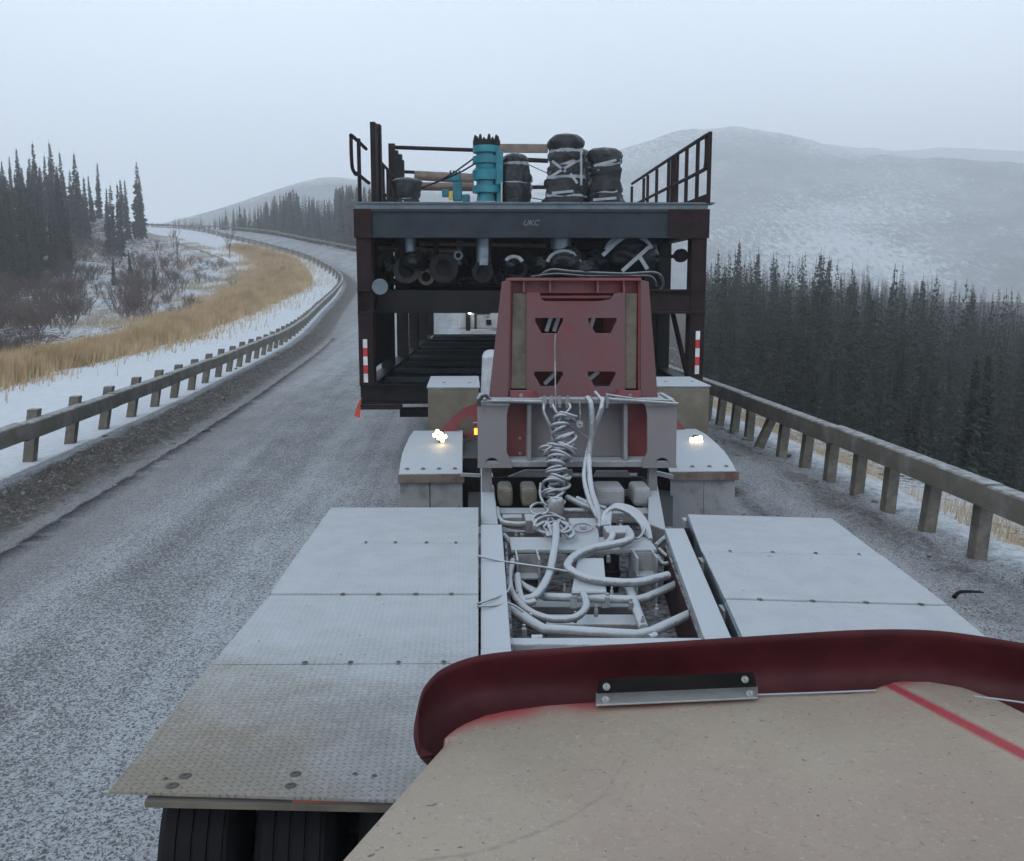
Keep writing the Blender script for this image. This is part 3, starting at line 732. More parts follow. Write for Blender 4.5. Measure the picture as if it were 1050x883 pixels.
for px, y, D, lb in ((160, 285, 92, 'bare young tree at the centre of the snowy slope'), (64, 300, 86, 'pale thin leafless tree in front of the dark left stand'), (182, 270, 108, 'leafless tree right of the bare young tree on the snowy slope'), (235, 262, 120, 'bare small tree on the brushy bank under the far road')):
    X = P(px, y, D).x; shrub(X, D, random.uniform(.9, 1.3), lb, None, random.choice((4, 5)))

# ------------------------------------------------------------------ dry grass (nobody could count it)
def blades(name, gen, cnt, hmin, hmax, wd, label, mt='straw'):
    vs = np.zeros((cnt*3, 3)); k = 0
    while k < cnt:
        x, y, z, hs = gen()
        if x is None: continue
        h = random.uniform(hmin, hmax)*hs; a = random.uniform(0, 6.28); ln = random.uniform(.05, .4)*h; a2 = random.gauss(.3, 1.)
        w2 = wd*random.uniform(.6, 1.4)
        vs[k*3] = (x-math.cos(a)*w2, y-math.sin(a)*w2, z-.03); vs[k*3+1] = (x+math.cos(a)*w2, y+math.sin(a)*w2, z-.03)
        vs[k*3+2] = (x+math.cos(a2)*ln, y+math.sin(a2)*ln, z+h); k += 1
    me = bpy.data.meshes.new(name); me.from_pydata(vs.tolist(), [], np.arange(cnt*3).reshape(-1, 3).tolist()); me.materials.append(M[mt])
    o = bpy.data.objects.new(name, me); COL.objects.link(o); return tag(o, label, 'grass', None, 'stuff')
_gs = {}
def road_pt(s, d):
    x, y, z = at_road(s, d); return x, y
ZC = {}
def zc(x, y):                  # cached bilinear ground height on a 0.5 m lattice
    i, j = math.floor(x/.7), math.floor(y/.7); fx, fy = x/.7-i, y/.7-j
    def g(a, b):
        if (a, b) not in ZC:
            X_, Y_ = a*.7, b*.7; s1, d1, z1 = road_coords([X_], [Y_])
            ZC[(a, b)] = float(shoulder(s1, d1, z1)[0]) if -15 < d1[0] < 8.2 else gz(X_, Y_)
        return ZC[(a, b)]
    return (g(i, j)*(1-fx)+g(i+1, j)*fx)*(1-fy)+(g(i, j+1)*(1-fx)+g(i+1, j+1)*fx)*fy
S0, S1 = s_at_Y(20), s_at_Y(138)
def g_band():
    s = S0+(S1-S0)*random.random()**1.35; dc = float(np.interp(s, [S0, s_at_Y(45), s_at_Y(85), S1], [-14.4, -13.4, -10.6, -9.2])); wd_ = float(np.interp(s, [S0, s_at_Y(50), s_at_Y(95), S1], [1.2, 1.4, 2.1, 1.1])); d = dc-(wd_-1.2)*1.3+random.gauss(0, wd_)+.5*math.sin(s*.09)+.3*math.sin(s*.31)
    if mn.noise(Vector((s*.55, d*.8, 2))) < -.22+random.uniform(-.15, .15): return None, 0, 0, 0
    if d > dc+1.7 and random.random() < .75: return None, 0, 0, 0
    x, y = road_pt(s, d); return x, y, zc(x, y), .75+.5*mn.noise(Vector((x*.4, y*.4, 0)))
blades('dry_grass', g_band, 100000, .4, 1.05, .016, 'thick strip of tall golden dry grass along the left bank')
def g_sparse():
    s = random.uniform(s_at_Y(18), s_at_Y(165)); d = random.uniform(-34, -13) if random.random() < .6 else random.uniform(-21, -13)
    if mn.noise(Vector((s*.25, d*.25, 4))) < .0: return None, 0, 0, 0
    x, y = road_pt(s, d); return x, y, zc(x, y), .6
blades('dry_grass', g_sparse, 42000, .2, .75, .016, 'scattered dry stalks poking through snow left of the road', 'pale')
def g_right():
    s = random.uniform(s_at_Y(4), s_at_Y(48)); d = 5.7+abs(random.gauss(0, 2.6))
    if mn.noise(Vector((s*.5, d*.5, 9))) < .0: return None, 0, 0, 0
    x, y = road_pt(s, d); return x, y, zc(x, y), .8
blades('dry_grass', g_right, 15000, .12, .5, .006, 'pale dry grass on the snowy slope beyond the right guardrail', 'pale')

# ------------------------------------------------------------------ guardrails
WP = [(-.10, .118), (.065, .122), (.088, .108), (.092, .0), (.088, -.108), (.07, -.12), (-.10, -.118)]
def rail(side, off, name, label, post_s, segs, lean, s0, s1, bent=None):
    x, y, z = at_road(s0, off); r = root(name, (x, y, z), label, 'guardrail')
    def sec(s):
        x, y, z = at_road(s, off); i = int(np.clip(np.interp(s, SS, np.arange(NS)), 0, NS-1)); n = NR[i]; return Vector((x, y, z)), Vector((n[0], n[1], 0))
    q = s0; k = 0
    while q < s1-.5 and k < 60:
        L = min(segs if q < s_at_Y(60) else segs*2.2, s1-q); mb = MB(); m_ = 7; prof = WP; vs = []
        for j in range(m_+1):
            c, n = sec(q+L*j/m_+(.0 if j < m_ else .06)); c = c+Vector((0, 0, .56+.012*math.sin(k*2.1)))+n*(-side*(.02+.004*(k % 2)))
            for a, b in prof: vs.append(c-n*side*(a+.0)*1.+Vector((0, 0, b)))
        pn = len(prof); fs = [(j*pn+i, j*pn+i+1, (j+1)*pn+i+1, (j+1)*pn+i) for j in range(m_) for i in range(pn-1)]
        fs += [(j*pn, (j+1)*pn, (j+1)*pn+pn-1, j*pn+pn-1) for j in range(m_)]
        mb.add(vs, fs); mb.build('rail_beam', 'rail', r); q += L; k += 1
    for idx, s in enumerate(post_s):
        c, n = sec(s); t = Vector((n.y, -n.x, 0)); mb = MB(); a = (.085 if side < 0 else .078); lx = lean+random.uniform(-.02, .02)
        if bent is not None and idx == bent: lx = .34
        jt = Vector((0, 0, random.uniform(-.015, .03))); top = .76 if side < 0 else .60
        cb = c+n*side*(.16 if side < 0 else .12)-n*lx*.9+Vector((0, 0, -.35*.9)); ct = c+n*side*(.16 if side < 0 else .12)+n*lx*.25+Vector((0, 0, top))+jt
        q4 = [(-1, -1), (1, -1), (1, 1), (-1, 1)]
        mb.hexa([cb+n*u*a*.9+t*v*a for u, v in q4], [ct+n*u*a*.9+t*v*a for u, v in q4]); mb.build('post', 'post', r, bevel=.012)
    return r
ls = []; s = s_at_Y(11.2)
while len(ls) < 98 and s < SS[-1]-8:
    ls.append(s); s += 1.62 if s < s_at_Y(90) else 3.2
rail(-1, -ROFF, 'guardrail', 'muddy grey guardrail curving along the left edge of the road', ls, 3.8, .17, s_at_Y(6), SS[-1]-5)
rs = [s_at_Y(v) for v in (19.2, 18.3, 17.4, 16.6, 15.5, 14.9, 13.9, 13.0, 12.1, 11.2, 10.2, 9.2, 8.2)][::-1]
s = s_at_Y(20.2)
while s < SS[-1]-8: rs.append(s); s += 3.1 if s < 40 or s > s_at_Y(100) else 3.1
rs = rs[:99]
rail(1, 4.95, 'guardrail', 'snow topped guardrail with stout posts along the right shoulder', rs, 3.8, .06, s_at_Y(5), SS[-1]-5, bent=8)

# delineator, tyre scrap, ice lumps
def dl():
    v = G(245, 250, 8.3); x, y, z = at_road(s_at_Y(155), -8.0); z = gz(x, y)+.2
    r = root('marker_post', (x, y, z), 'thin white marker post standing beside the far bend', 'marker post')
    MB().box(x-.06, x+.06, y-.02, y+.02, z, z+1.9).build('post', 'white', r); MB().box(x-.05, x+.05, y-.03, y-.022, z+1.5, z+1.8).build('reflector', 'wtape', r)
dl()
c = G(992, 611, .03); mb = MB()
pts = smooth_path([c+Vector((-.13, -.03, .0)), c+Vector((-.06, .01, .03)), c+Vector((.05, .0, .035)), c+Vector((.16, .05, .01))], 5)
mb.tube(pts, .02, 6, .008); o = mb.build('tyre_scrap', 'rubber', org=(c.x, c.y, 0)); tag(o, 'black strip of tyre rubber lying on the right shoulder', 'tyre scrap')
NC = 0
for k in range(60):
    left = random.random() < .6; s = random.uniform(s_at_Y(10), s_at_Y(40)) if left else random.uniform(s_at_Y(6.5), s_at_Y(18)); d = random.gauss(-5.4, .45) if left else random.gauss(4.4, .4)
    x, y, z = at_road(s, d); q = random.uniform(.02, .05); bm = bmesh.new(); bmesh.ops.create_icosphere(bm, subdivisions=2, radius=q)
    for v in bm.verts: v.co *= 1+.5*mn.noise(v.co*14+Vector((k, 0, 0))); v.co.z *= .7
    me = bpy.data.meshes.new('frozen_clod'); bm.to_mesh(me); bm.free(); me.materials.append(M['post']); o = bpy.data.objects.new('frozen_clod', me); COL.objects.link(o)
    o.location = (x, y, float(shoulder(np.array([s]), np.array([d]), np.array([z]))[0])+q*.3)
    tag(o, 'clod of frozen brown mud lying in the ridge of slush by the %s guardrail' % ('left' if left else 'right'), 'mud clod', 'frozen clods by the %s guardrail' % ('left' if left else 'right'))


# ------------------------------------------------------------------ steel module (load)
MA = R(1.6); MX, MY = -1.41, 12.85; MW, ML = 4.53, 13.0
ca_, sa_ = math.cos(MA), math.sin(MA)
def T(x, y, z): return Vector((MX+x*ca_+y*sa_, MY-x*sa_+y*ca_, z))
mod = root('steel_module', (MX+MW/2, MY+ML/2, 1.02), 'black steel frame module loaded with pipes and wrapped valves on the trailer', 'steel module')
def tbox(mb, x0, x1, y0, y1, z0, z1):
    return mb.hexa([T(x0, y0, z0), T(x1, y0, z0), T(x1, y1, z0), T(x0, y1, z0)], [T(x0, y0, z1), T(x1, y0, z1), T(x1, y1, z1), T(x0, y1, z1)])
def mpart(name, mat, *b, bevel=0.):
    mb = MB()
    for q in b: tbox(mb, *q)
    return mb.build(name, mat, mod, bevel=bevel)
def ibeam_x(x0, x1, y, z0, z1, w_=.16, t=.022): return [(x0, x1, y, y+w_, z0, z0+t), (x0, x1, y, y+w_, z1-t, z1), (x0, x1, y+w_/2-.01, y+w_/2+.01, z0+t, z1-t)]
# columns
for i in range(6):
    y = i*(ML-.3)/5
    for sx in (0, 1):
        x0 = 0 if sx == 0 else MW-.19
        c = mpart('column', 'rust' if i == 0 else 'black', (x0, x0+.19, y, y+.02, 1.28, 3.2), (x0, x0+.19, y+.28, y+.30, 1.28, 3.2), (x0+.085, x0+.105, y+.02, y+.28, 1.28, 3.2))
# extra inner columns of the second line on the right and left
for x0, y in ((MW-.52, 1.9), (MW-.52, 4.6)):
    mpart('column', 'black', (x0, x0+.2, y, y+.2, 1.28, 3.2))
# front end beams: flange, web, flange
mpart('end_beam', 'blackb', (.02, MW-.02, -.02, .16, 3.175, 3.2), (.02, MW-.02, -.02, .16, 3.5, 3.53), (.02, MW-.02, .02, .05, 3.2, 3.5))
mpart('beam_end_plate', 'rust', (-.02, .2, -.035, -.023, 3.17, 3.535)); mpart('beam_end_plate', 'rust', (MW-.5, MW+.02, -.035, -.023, 3.17, 3.535))
mpart('end_beam', 'black', *ibeam_x(0, MW, -.01, 1.02, 1.28, .2))
mpart('end_beam', 'rust', (0, .2, -.03, .17, 2.2, 2.225), (0, .2, -.03, .17, 2.49, 2.515), (0, .2, .0, .04, 2.225, 2.49))
mpart('end_beam', 'rust', (MW-.76, MW, -.03, .17, 2.2, 2.225), (MW-.76, MW, -.03, .17, 2.49, 2.515), (MW-.76, MW, .03, .05, 2.225, 2.49))
mpart('end_beam', 'black', (.2, MW-.76, .4, .43, 2.22, 2.5), (.2, MW-.76, .3, .5, 2.2, 2.22))
for i in range(1, 6):
    y = i*(ML-.3)/5
    mpart('cross_beam', 'black', *ibeam_x(.19, MW-.19, y, 1.05, 1.27)); mpart('cross_beam', 'black', *ibeam_x(.19, MW-.19, y, 2.2, 2.5)); mpart('cross_beam', 'black', *ibeam_x(.19, MW-.19, y, 3.22, 3.5))
for x0 in (0, MW-.19):
    for z0, z1 in ((1.02, 1.275), (2.21, 2.5), (3.2, 3.5)):
        mpart('side_beam', 'black', (x0, x0+.19, .2, ML, z0, z0+.02), (x0, x0+.19, .2, ML, z1-.02, z1), (x0+.085, x0+.105, .2, ML, z0+.02, z1-.02))
mpart('floor_plate', 'black', (.19, MW-.19, .25, ML-.05, 1.2, 1.22))
for k in range(9): mpart('floor_pipe', 'blackb', (.25, MW-.25, .8+k*1.35, .9+k*1.35, 1.225, 1.29))
mpart('middle_deck', 'black', (.19, MW-.19, .5, ML-.05, 2.3, 2.33)); mpart('top_deck', 'deckstl', (.0, MW, .0, ML, 3.535, 3.6))
for k in range(8): mpart('deck_edge_panel', 'deckstl', (.02+k*.575, .02+k*.575+.565, -.03, .25, 3.602, 3.622))
mpart('far_end_panel', 'black', (.2, MW-.2, ML-.08, ML-.05, 1.88, 3.2)); mpart('side_panel', 'black', (.2, .22, 2.9, ML-.3, 2.5, 3.2)); mpart('side_panel', 'black', (MW-.22, MW-.2, 4.4, ML-.3, 2.5, 3.2))
mpart('side_panel', 'black', (.08, .1, .32, 3.7, 1.42, 2.2)); mpart('side_panel', 'black', (.08, .1, .32, 3.0, 2.5, 3.2))
mpart('bulkhead', 'black', (.2, MW-.2, 5.6, 5.63, 2.5, 3.2)); mpart('side_panel', 'black', (.08, .1, .32, 3.7, 1.42, 2.2)); mpart('side_panel', 'black', (.08, .1, .32, 3.0, 2.5, 3.2))
mpart('bulkhead', 'black', (1.9, 3.6, 9.6, 9.63, 1.3, 2.2))
mpart('hanging_header', 'black', (1.0, 2.6, ML-.9, ML-.6, 1.92, 2.2)); mpart('foot_plate', 'rust', (-.0, .55, -.05, .1, .95, 1.015)); mpart('diagonal_strut', 'black', (.02, .04, .5, .52, 1.3, 1.32))
MB().bar(T(MW-.35, .4, 2.2), T(MW-.1, .5, 1.3), .05, .05).build('diagonal_strut', 'black', mod)
# reflective strips
for x in ((373-478)/1000*12.85-MX, (717-478)/1000*12.85-MX):
    z0 = 2.6-(391-290)*.0128 if x < 1 else 2.6-(383-290)*.0128
    st = None
    xw = x if x < 1 else MW-.115
    for k in range(5):
        q = mpart('reflective_strip', 'wtape' if k % 2 == 0 else 'rtape', (xw, xw+.055, -.028, -.022, z0+k*.113, z0+(k+1)*.113))
# long pipes running through the upper bay, their open or capped ends towards us
def pipe_y(px, py, r, y0, y1, name, mat, flange=0.):
    v = P(px, py, MY+y0); d = Vector((sa_, ca_, 0)); mb = MB(); a = v; b = v+d*(y1-y0)
    mb.tube([a, b], r, 20, cap=False); o = mb.build(name, mat, mod)
    if flange:
        m2 = MB(); m2.lathe(a-d*.03, d, [(0, r*.72), (0, r*flange), (.05, r*flange), (.05, r)], 24); f = m2.build('flange', mat, o)
        m3 = MB(); m3.lathe(a+d*.03, d, [(0, .001), (0, r*.74)], 20); m3.build('blind_cap', 'dark', o)
    return o
pipe_y(455, 275, .15, .35, 5, 'pipe', 'black', 1.3); pipe_y(495, 279, .11, .3, 5, 'pipe', 'black', 1.3); pipe_y(417, 277, .15, .5, 5, 'pipe', 'wrap', 1.2)
pipe_y(530, 276, .12, .6, 5, 'pipe', 'wrap', 1.2); pipe_y(475, 288, .07, .8, 5, 'pipe', 'pipebrown', 0); pipe_y(440, 262, .05, .6, 5, 'pipe', 'black', 1.3)
for px, r, y0 in ((420, .085, .55), (412, .04, .5), (496, .10, .35), (502, .03, .3), (575, .14, .5), (470, .06, 1.4), (483, .045, 1.5), (447, .035, .9)):
    a = P(px, 244, MY+y0); b = P(px, 272, MY+y0); a.z = 3.19; MB().tube([a, b], r, 16).build('riser_pipe', 'pipe' if r > .05 else 'rust', mod)
for px, py, r, nm, mt in ((396, 268, .10, 'pipe', 'black'), (437, 284, .09, 'pipe', 'pipebrown'), (512, 286, .07, 'pipe', 'black'), (550, 286, .09, 'pipe', 'black'), (602, 284, .08, 'pipe', 'pipebrown'), (470, 262, .05, 'pipe', 'pipe'), (540, 262, .06, 'pipe', 'black')):
    pipe_y(px, py, r, .7, 5, nm, mt, 1.25)
for a, b, r in (((388, 255), (470, 258), .035), ((430, 250), (560, 252), .03), ((500, 290), (640, 291), .05), ((400, 289), (500, 291), .045)):
    MB().tube([P(*a, MY+1.), P(*b, MY+1.)], r, 10).build('cross_pipe', 'pipebrown' if r < .04 else 'black', mod)
for x0, x1 in ((405, 412), (428, 436), (463, 468), (505, 512), (545, 556), (590, 600)):
    a = P(x0, 246, MY+1.2); b = P(x1, 290, MY+1.2); MB().box(a.x, b.x, MY+1.2, MY+1.28, b.z, a.z).build('hanger_plate', 'rust', mod)
v = P(389.5, 294, MY-.12); MB().lathe(v, (sa_, ca_, 0), [(0, .001), (0, .102), (.06, .102), (.06, .001)], 28).build('round_end_cap', 'deckstl', mod)
for k, (px, py) in enumerate(((480, 262), (486, 262), (508, 262), (514, 262))):     # small lit gaps of work lights at the far end
    pass
# flexible hose lying across on the middle beam
MB().tube(smooth_path([P(552, 285, MY+.1), P(565, 277, MY+.05), P(590, 279, MY), P(640, 281, MY-.02), P(672, 280, MY), P(680, 290, MY), P(676, 300, MY)]), .022, 8).build('slack_hose', 'hosedark', mod)
MB().tube(smooth_path([P(545, 284, MY+.1), P(570, 281, MY+.0), P(600, 283, MY), P(650, 283, MY-.02), P(668, 284, MY), P(674, 294, MY)]), .015, 8).build('slack_hose', 'hosedark', mod)
MB().box(*sum(([min(a, b), max(a, b)] for a, b in ((P(676, 262, MY+.4).x, P(694, 262, MY+.4).x), (MY+.4, MY+.5), (P(0, 264, MY+.4).z, P(0, 260, MY+.4).z))), [])).build('stub_pipe', 'black', mod)
v = P(699, 262, MY+.35); MB().lathe(v, (0, 1, 0), [(0, .001), (0, .09), (.12, .09), (.12, .001)], 16).build('stub_flange', 'black', mod)

# wrapped bundles
def bundle(name, cpx_, Y, w_, ztop, zbot, seed, label=None, bands=(), par=None, lean=0., fatness=None):
    """crumpled plastic wrapping round an upright valve"""
    c = P(cpx_, 290, Y); rnd = random.Random(seed); n = 36; m_ = 30; vs = []
    for j in range(m_+1):
        t = j/m_; z = zbot+(ztop-zbot)*t
        rad = w_/2*(fatness(t) if fatness else (1.0-.25*math.sin(t*9+seed)*.35))*(1 if t < .86 else math.sqrt(max(0, 1-((t-.86)/.14)**2))*.9+.1*(1-t)/.14+.02)
        for b in bands:
            if abs(t-b) < .03: rad *= .9
        for i in range(n):
            a = 2*math.pi*i/n; q = rad*(1+.26*mn.noise(Vector((math.cos(a)*2, math.sin(a)*2, z*5+seed)))+.16*abs(mn.noise(Vector((math.cos(a)*5, math.sin(a)*5, z*11+seed)))))
            vs.append((c.x+q*math.cos(a)+lean*(t-.5), Y+q*math.sin(a)*.9, z))
    fs = [(j*n+i, j*n+(i+1) % n, (j+1)*n+(i+1) % n, (j+1)*n+i) for j in range(m_) for i in range(n)]+[tuple(range(m_*n, m_*n+n))]
    mb = MB().add(vs, fs, True); o = mb.build(name, 'wrap', par or mod)
    if label: o['label'] = label
    for b in bands:
        zc_ = zbot+(ztop-zbot)*b; m2 = MB(); tl = rnd.uniform(-.09, .09); vv = []
        jj = int(b*m_)
        for hgt in (-.03, .03):
            for i in range(n):
                p = vs[jj*n+i]; k = 1.035; vv.append((c.x+lean*(b-.5)+(p[0]-c.x-lean*(b-.5))*k, Y+(p[1]-Y)*k, p[2]+hgt+tl*math.cos(2*math.pi*i/n)))
        m2.add(vv, [(i, (i+1) % n, n+(i+1) % n, n+i) for i in range(n)]); m2.build('tape_band', 'tape', o)
    return o
def zz(py, Y): return P(500, py, Y).z
bundle('wrapped_valve', 528, 14.6, .40, zz(156, 14.6), 3.6, 3, 'black wrapped valve right of the teal valve', (.5, .82), fatness=lambda t: 1.05-.15*math.cos(t*7))
bundle('wrapped_valve', 579, 14.4, .60, zz(136, 14.4), 3.6, 11, 'tall black wrapped valve with grey tape', (.2, .46, .62, .78), fatness=lambda t: .92+.16*math.sin(t*6+.6))
bundle('wrapped_valve', 619, 14.4, .52, zz(150, 14.4), 3.6, 17, 'shorter black wrapped valve nearest the right handrail', (.12, .3, .72), lean=-.04, fatness=lambda t: .98+.1*math.sin(t*5+2))
bundle('wrapped_valve', 419, 14.6, .38, zz(182, 14.6), 3.6, 23, 'low black wrapped lump beside the left post', (.4,))
bundle('wrapped_valve', 597, 15.2, .26, zz(152, 15.2), 3.6, 29, None, (.5,))
MB().bar(P(596, 152, 14.1), P(596, 190, 14.1), .03, .005).build('tape_strip', 'tape', mod)
for a, b in (((566, 165), (580, 176)), ((585, 178), (592, 188)), ((563, 182), (590, 166)), ((609, 170), (632, 164)), ((566, 198), (588, 196)), ((608, 205), (632, 203))):
    MB().bar(P(*a, 14.08), P(*b, 14.08), .035, .006, (0, 1, 0)).build('tape_strip', 'tape', mod)
# large wrapped bundles in the upper bay
def blob(cx_, cy_, Y, rx, rz, seed, name='wrapped_equipment', ry=.5, label=None):
    c = P(cx_, cy_, Y); bm = bmesh.new(); bmesh.ops.create_icosphere(bm, subdivisions=4, radius=1)
    for v in bm.verts:
        k = 1+.16*mn.noise(v.co*2.2+Vector((seed, 0, 0)))+.07*mn.noise(v.co*7+Vector((seed, 3, 0)))-.04*abs(mn.noise(v.co*5+Vector((0, seed, 0))))
        v.co = Vector((v.co.x*rx*k, v.co.y*ry*k, v.co.z*rz*k))+c
    mb = MB(); bm.verts.index_update(); mb.add([v.co for v in bm.verts], [[v.index for v in f.verts] for f in bm.faces], True); bm.free()
    o = mb.build(name, 'wrap', mod)
    if label: o['label'] = label
    return o
wb = blob(645, 261, 13.5, .40, .29, 5, label='big black wrapped bundle crossed by grey tape'); blob(578, 268, 13.4, .33, .2, 9); blob(612, 268, 13.7, .3, .18, 12); blob(522, 272, 13.5, .16, .13, 15); blob(425, 268, 13.6, .2, .16, 19); blob(400, 274, 13.7, .12, .14, 25); blob(553, 272, 13.5, .17, .13, 31); blob(598, 275, 13.3, .2, .12, 37)
for a, b in (((638, 278), (667, 252)), ((622, 256), (640, 243)), ((618, 262), (634, 247)), ((655, 262), (664, 276))):
    MB().bar(P(*a, 12.98), P(*b, 12.98), .05, .006, (0, 1, 0)).build('tape_strip', 'tape', wb)
for cx_, cy_, rr, a0, a1 in ((645, 262, 25, 20, 165), (578, 272, 17, 10, 170), (527, 271, 9, 20, 160)):
    pts = [P(cx_+rr*math.cos(R(a)), cy_-rr*math.sin(R(a))*.85, 13.02) for a in range(a0, a1, 12)]
    MB().tube(pts, .028, 6).build('tape_strip', 'tape', mod)

# teal valve
def tv(px0, py0, px1, py1, Y, th, name='valve_body', mat='teal', par=None, bev=.02, dep=None):
    a = P(px0, py0, Y); b = P(px1, py1, Y); dep = dep or abs(b.x-a.x)
    return MB().box(a.x, b.x, Y, Y+dep, b.z, a.z).build(name, mat, par or mod, bevel=bev)
TY = 14.3
body = MB(); c = P(499, 175, TY+.2)
z_ = lambda py: P(499, py, TY+.2).z
body.lathe((c.x, TY+.2, 0), (0, 0, 1), [(z_(208), .001), (z_(208), .15), (z_(199), .14), (z_(198), .21), (z_(191), .21), (z_(190), .15), (z_(186), .15), (z_(185), .205), (z_(176), .21), (z_(172), .16), (z_(169), .16),
                                         (z_(168), .205), (z_(161), .205), (z_(160), .15), (z_(158), .15), (z_(157), .20), (z_(150), .20), (z_(149.5), .001)], 20)
tvb = body.build('valve_body', 'teal', mod); tvb['label'] = 'upright teal valve crowned with black stud bolts'
MB().lathe((c.x, TY+.2, 0), (0, 0, 1), [(z_(149.3), .001), (z_(149.3), .2), (z_(144.5), .2), (z_(144.5), .001)], 20).build('bolt_ring', 'black', tvb)
for k in range(8):
    a = k*math.pi/4+.2; x = c.x+.165*math.cos(a); y = TY+.2+.165*math.sin(a); MB().tube([(x, y, z_(145)), (x, y, z_(141.5)), (x, y, z_(139))], .032, 8, .012).build('stud_bolt', 'black', tvb)
tv(508, 155, 516, 190, TY+.05, 0, 'valve_bonnet', par=tvb); tv(509, 190, 513, 210, TY+.1, 0, 'valve_leg', par=tvb); tv(491, 188, 508, 208, TY+.1, 0, 'support_block', 'rust', tvb)
MB().tube([P(514.5, 187, 14.25), P(514, 212, 14.25)], .013, 8).build('instrument_tube', 'white', tvb)
for a in ((485, 163, 452, 185), (487, 168, 460, 182)): MB().tube([P(a[0], a[1], 14.3), P((a[0]+a[2])/2, (a[1]+a[3])/2+1, 14.4), P(a[2], a[3], 14.6), P(a[2]-20, a[3]+8, 14.7)], .012, 6).build('instrument_tube', 'black', tvb)
# second small teal valve with yellow tag
sv = tv(464, 186, 474, 206, 15.0, 0); sv['label'] = 'small teal valve with a yellow tag'
tv(460, 178, 473, 186, 15., 0, 'valve_bonnet', par=sv); tv(453, 194, 461, 202, 14.9, 0, 'valve_flange', par=sv); tv(474, 199, 482, 211, 14.9, 0, 'valve_flange', par=sv); tv(460, 196, 464, 205, 14.6, 0, 'yellow_tag', 'yellow', sv, dep=.03)
for k in range(4): MB().tube([P(462+k*3, 178, 15.1), P(462+k*3, 175, 15.1)], .014, 6).build('stud_bolt', 'black', sv)
tv(592, 193, 602, 204, 14.5, 0, 'valve_flange'); tv(590, 203, 604, 212, 14.4, 0, 'crate', 'black')
# pipes and rails behind on the top deck
def hpipe(x0, y0, x1, y1, Y, r, name, mat, Y1=None): return MB().tube([P(x0, y0, Y), P(x1, y1, Y1 or Y)], r, 10).build(name, mat, mod)
hpipe(400, 151, 487, 154, 18.2, .035, 'top_rail', 'black'); a = P(505, 147.5, 18); b = P(562, 156, 18); MB().box(a.x, b.x, 18, 18.15, b.z, a.z).build('header_beam', 'pipebrown', mod)
hpipe(540, 164, 562, 165, 18, .04, 'top_rail', 'rust'); hpipe(540, 192, 562, 192, 18, .035, 'top_rail', 'rust'); hpipe(410, 176, 486, 180, 18.4, .03, 'top_rail', 'black')
hpipe(425, 180, 486, 184, 16.6, .075, 'deck_pipe', 'pipebrown'); hpipe(430, 191, 486, 192, 15.6, .065, 'deck_pipe', 'pipebrown'); hpipe(485, 178, 520, 178, 15.8, .06, 'deck_pipe', 'pipebrown')
hpipe(540, 168, 562, 178, 19, .008, 'guy_wire', 'black'); hpipe(540, 202, 562, 206, 19, .008, 'guy_wire', 'black')
tv(412, 208, 434, 213, 12.95, 0, 'grey_box', 'deckstl', dep=.4); tv(403, 208, 411, 213, 12.95, 0, 'grey_box', 'deckstl', dep=.4); tv(486, 206, 509, 213, 12.95, 0, 'grey_box', 'deckstl', dep=.4); tv(562, 207, 588, 213, 12.95, 0, 'grey_box', 'deckstl', dep=.4)
tv(604, 207, 640, 213, 12.95, 0, 'grey_box', 'deckstl', dep=.3); tv(376, 210, 390, 213, 12.95, 0, 'grey_box', 'deckstl', dep=.3)
# left tall panel frame and guard loop
def bb(pa, pb, w_, name, mat, h_=None): return MB().bar(pa, pb, w_, h_ or w_).build(name, mat, mod)
XL = .03
def side(xl, y, z): return T(xl, y, z)
zt = lambda py, Y: 2.6+(290-py)/1000*Y-.12
b = MB(); tbox(b, .03, .10, 1.45, 1.75, 3.6, zt(126, 14.4)); b.build('tall_post', 'rust', mod); b = MB(); tbox(b, .03, .10, 2.1, 2.3, 3.6, zt(130, 15.2)); b.build('tall_post', 'rust', mod)
b = MB(); tbox(b, .05, .07, 1.75, 2.1, 3.6, zt(129, 15)-.12); b.build('infill_panel', 'rust', mod); bb(T(.06, 1.5, zt(126, 14.4)-.02), T(.06, 2.3, zt(130, 15.2)-.02), .05, 'tall_post_cap', 'rust')
tp = MB().tube(smooth_path([T(-.03, .35, 4.0), T(-.05, .2, 4.05), T(-.05, .12, 4.15), T(-.05, .1, 4.33), T(-.05, .12, 4.43), T(-.05, .22, 4.47), T(-.03, 1.45, 4.47)], 4), .024, 8).build('guard_loop', 'rust', mod)
hp = lambda y0, y1, z, nm='hand_rail': MB().tube([T(.0, y0, z), T(.0, y1, z)], .024, 8).build(nm, 'rust', mod)
hp(.2, 1.45, 4.0); hp(2.3, 5.0, 4.47); hp(2.3, 5.0, 4.02)
for y in (.45, 3.3, 4.0, 4.9): MB().tube([T(.0, y, 3.6), T(.0, y, 4.47)], .026, 8).build('rail_post', 'rust', mod)
a = P(398, 147, 18); b2 = P(404.5, 147, 18); MB().box(a.x, b2.x, 18, 18.2, 3.6, a.z).build('tall_post', 'rust', mod)
jag = MB()
for x0, x1, t0 in ((404.5, 408, 154), (408, 412, 158), (412, 414, 164)):
    a = P(x0, t0, 17.9); b2 = P(x1, t0, 17.9); jag.box(a.x, b2.x, 17.9, 18.1, 3.6, a.z)
jag.build('gusset_stack', 'black', mod)
MB().tube([P(385, 187, 15.5), P(392, 197, 17), P(398, 212, 18)], .02, 6).build('brace', 'rust', mod)
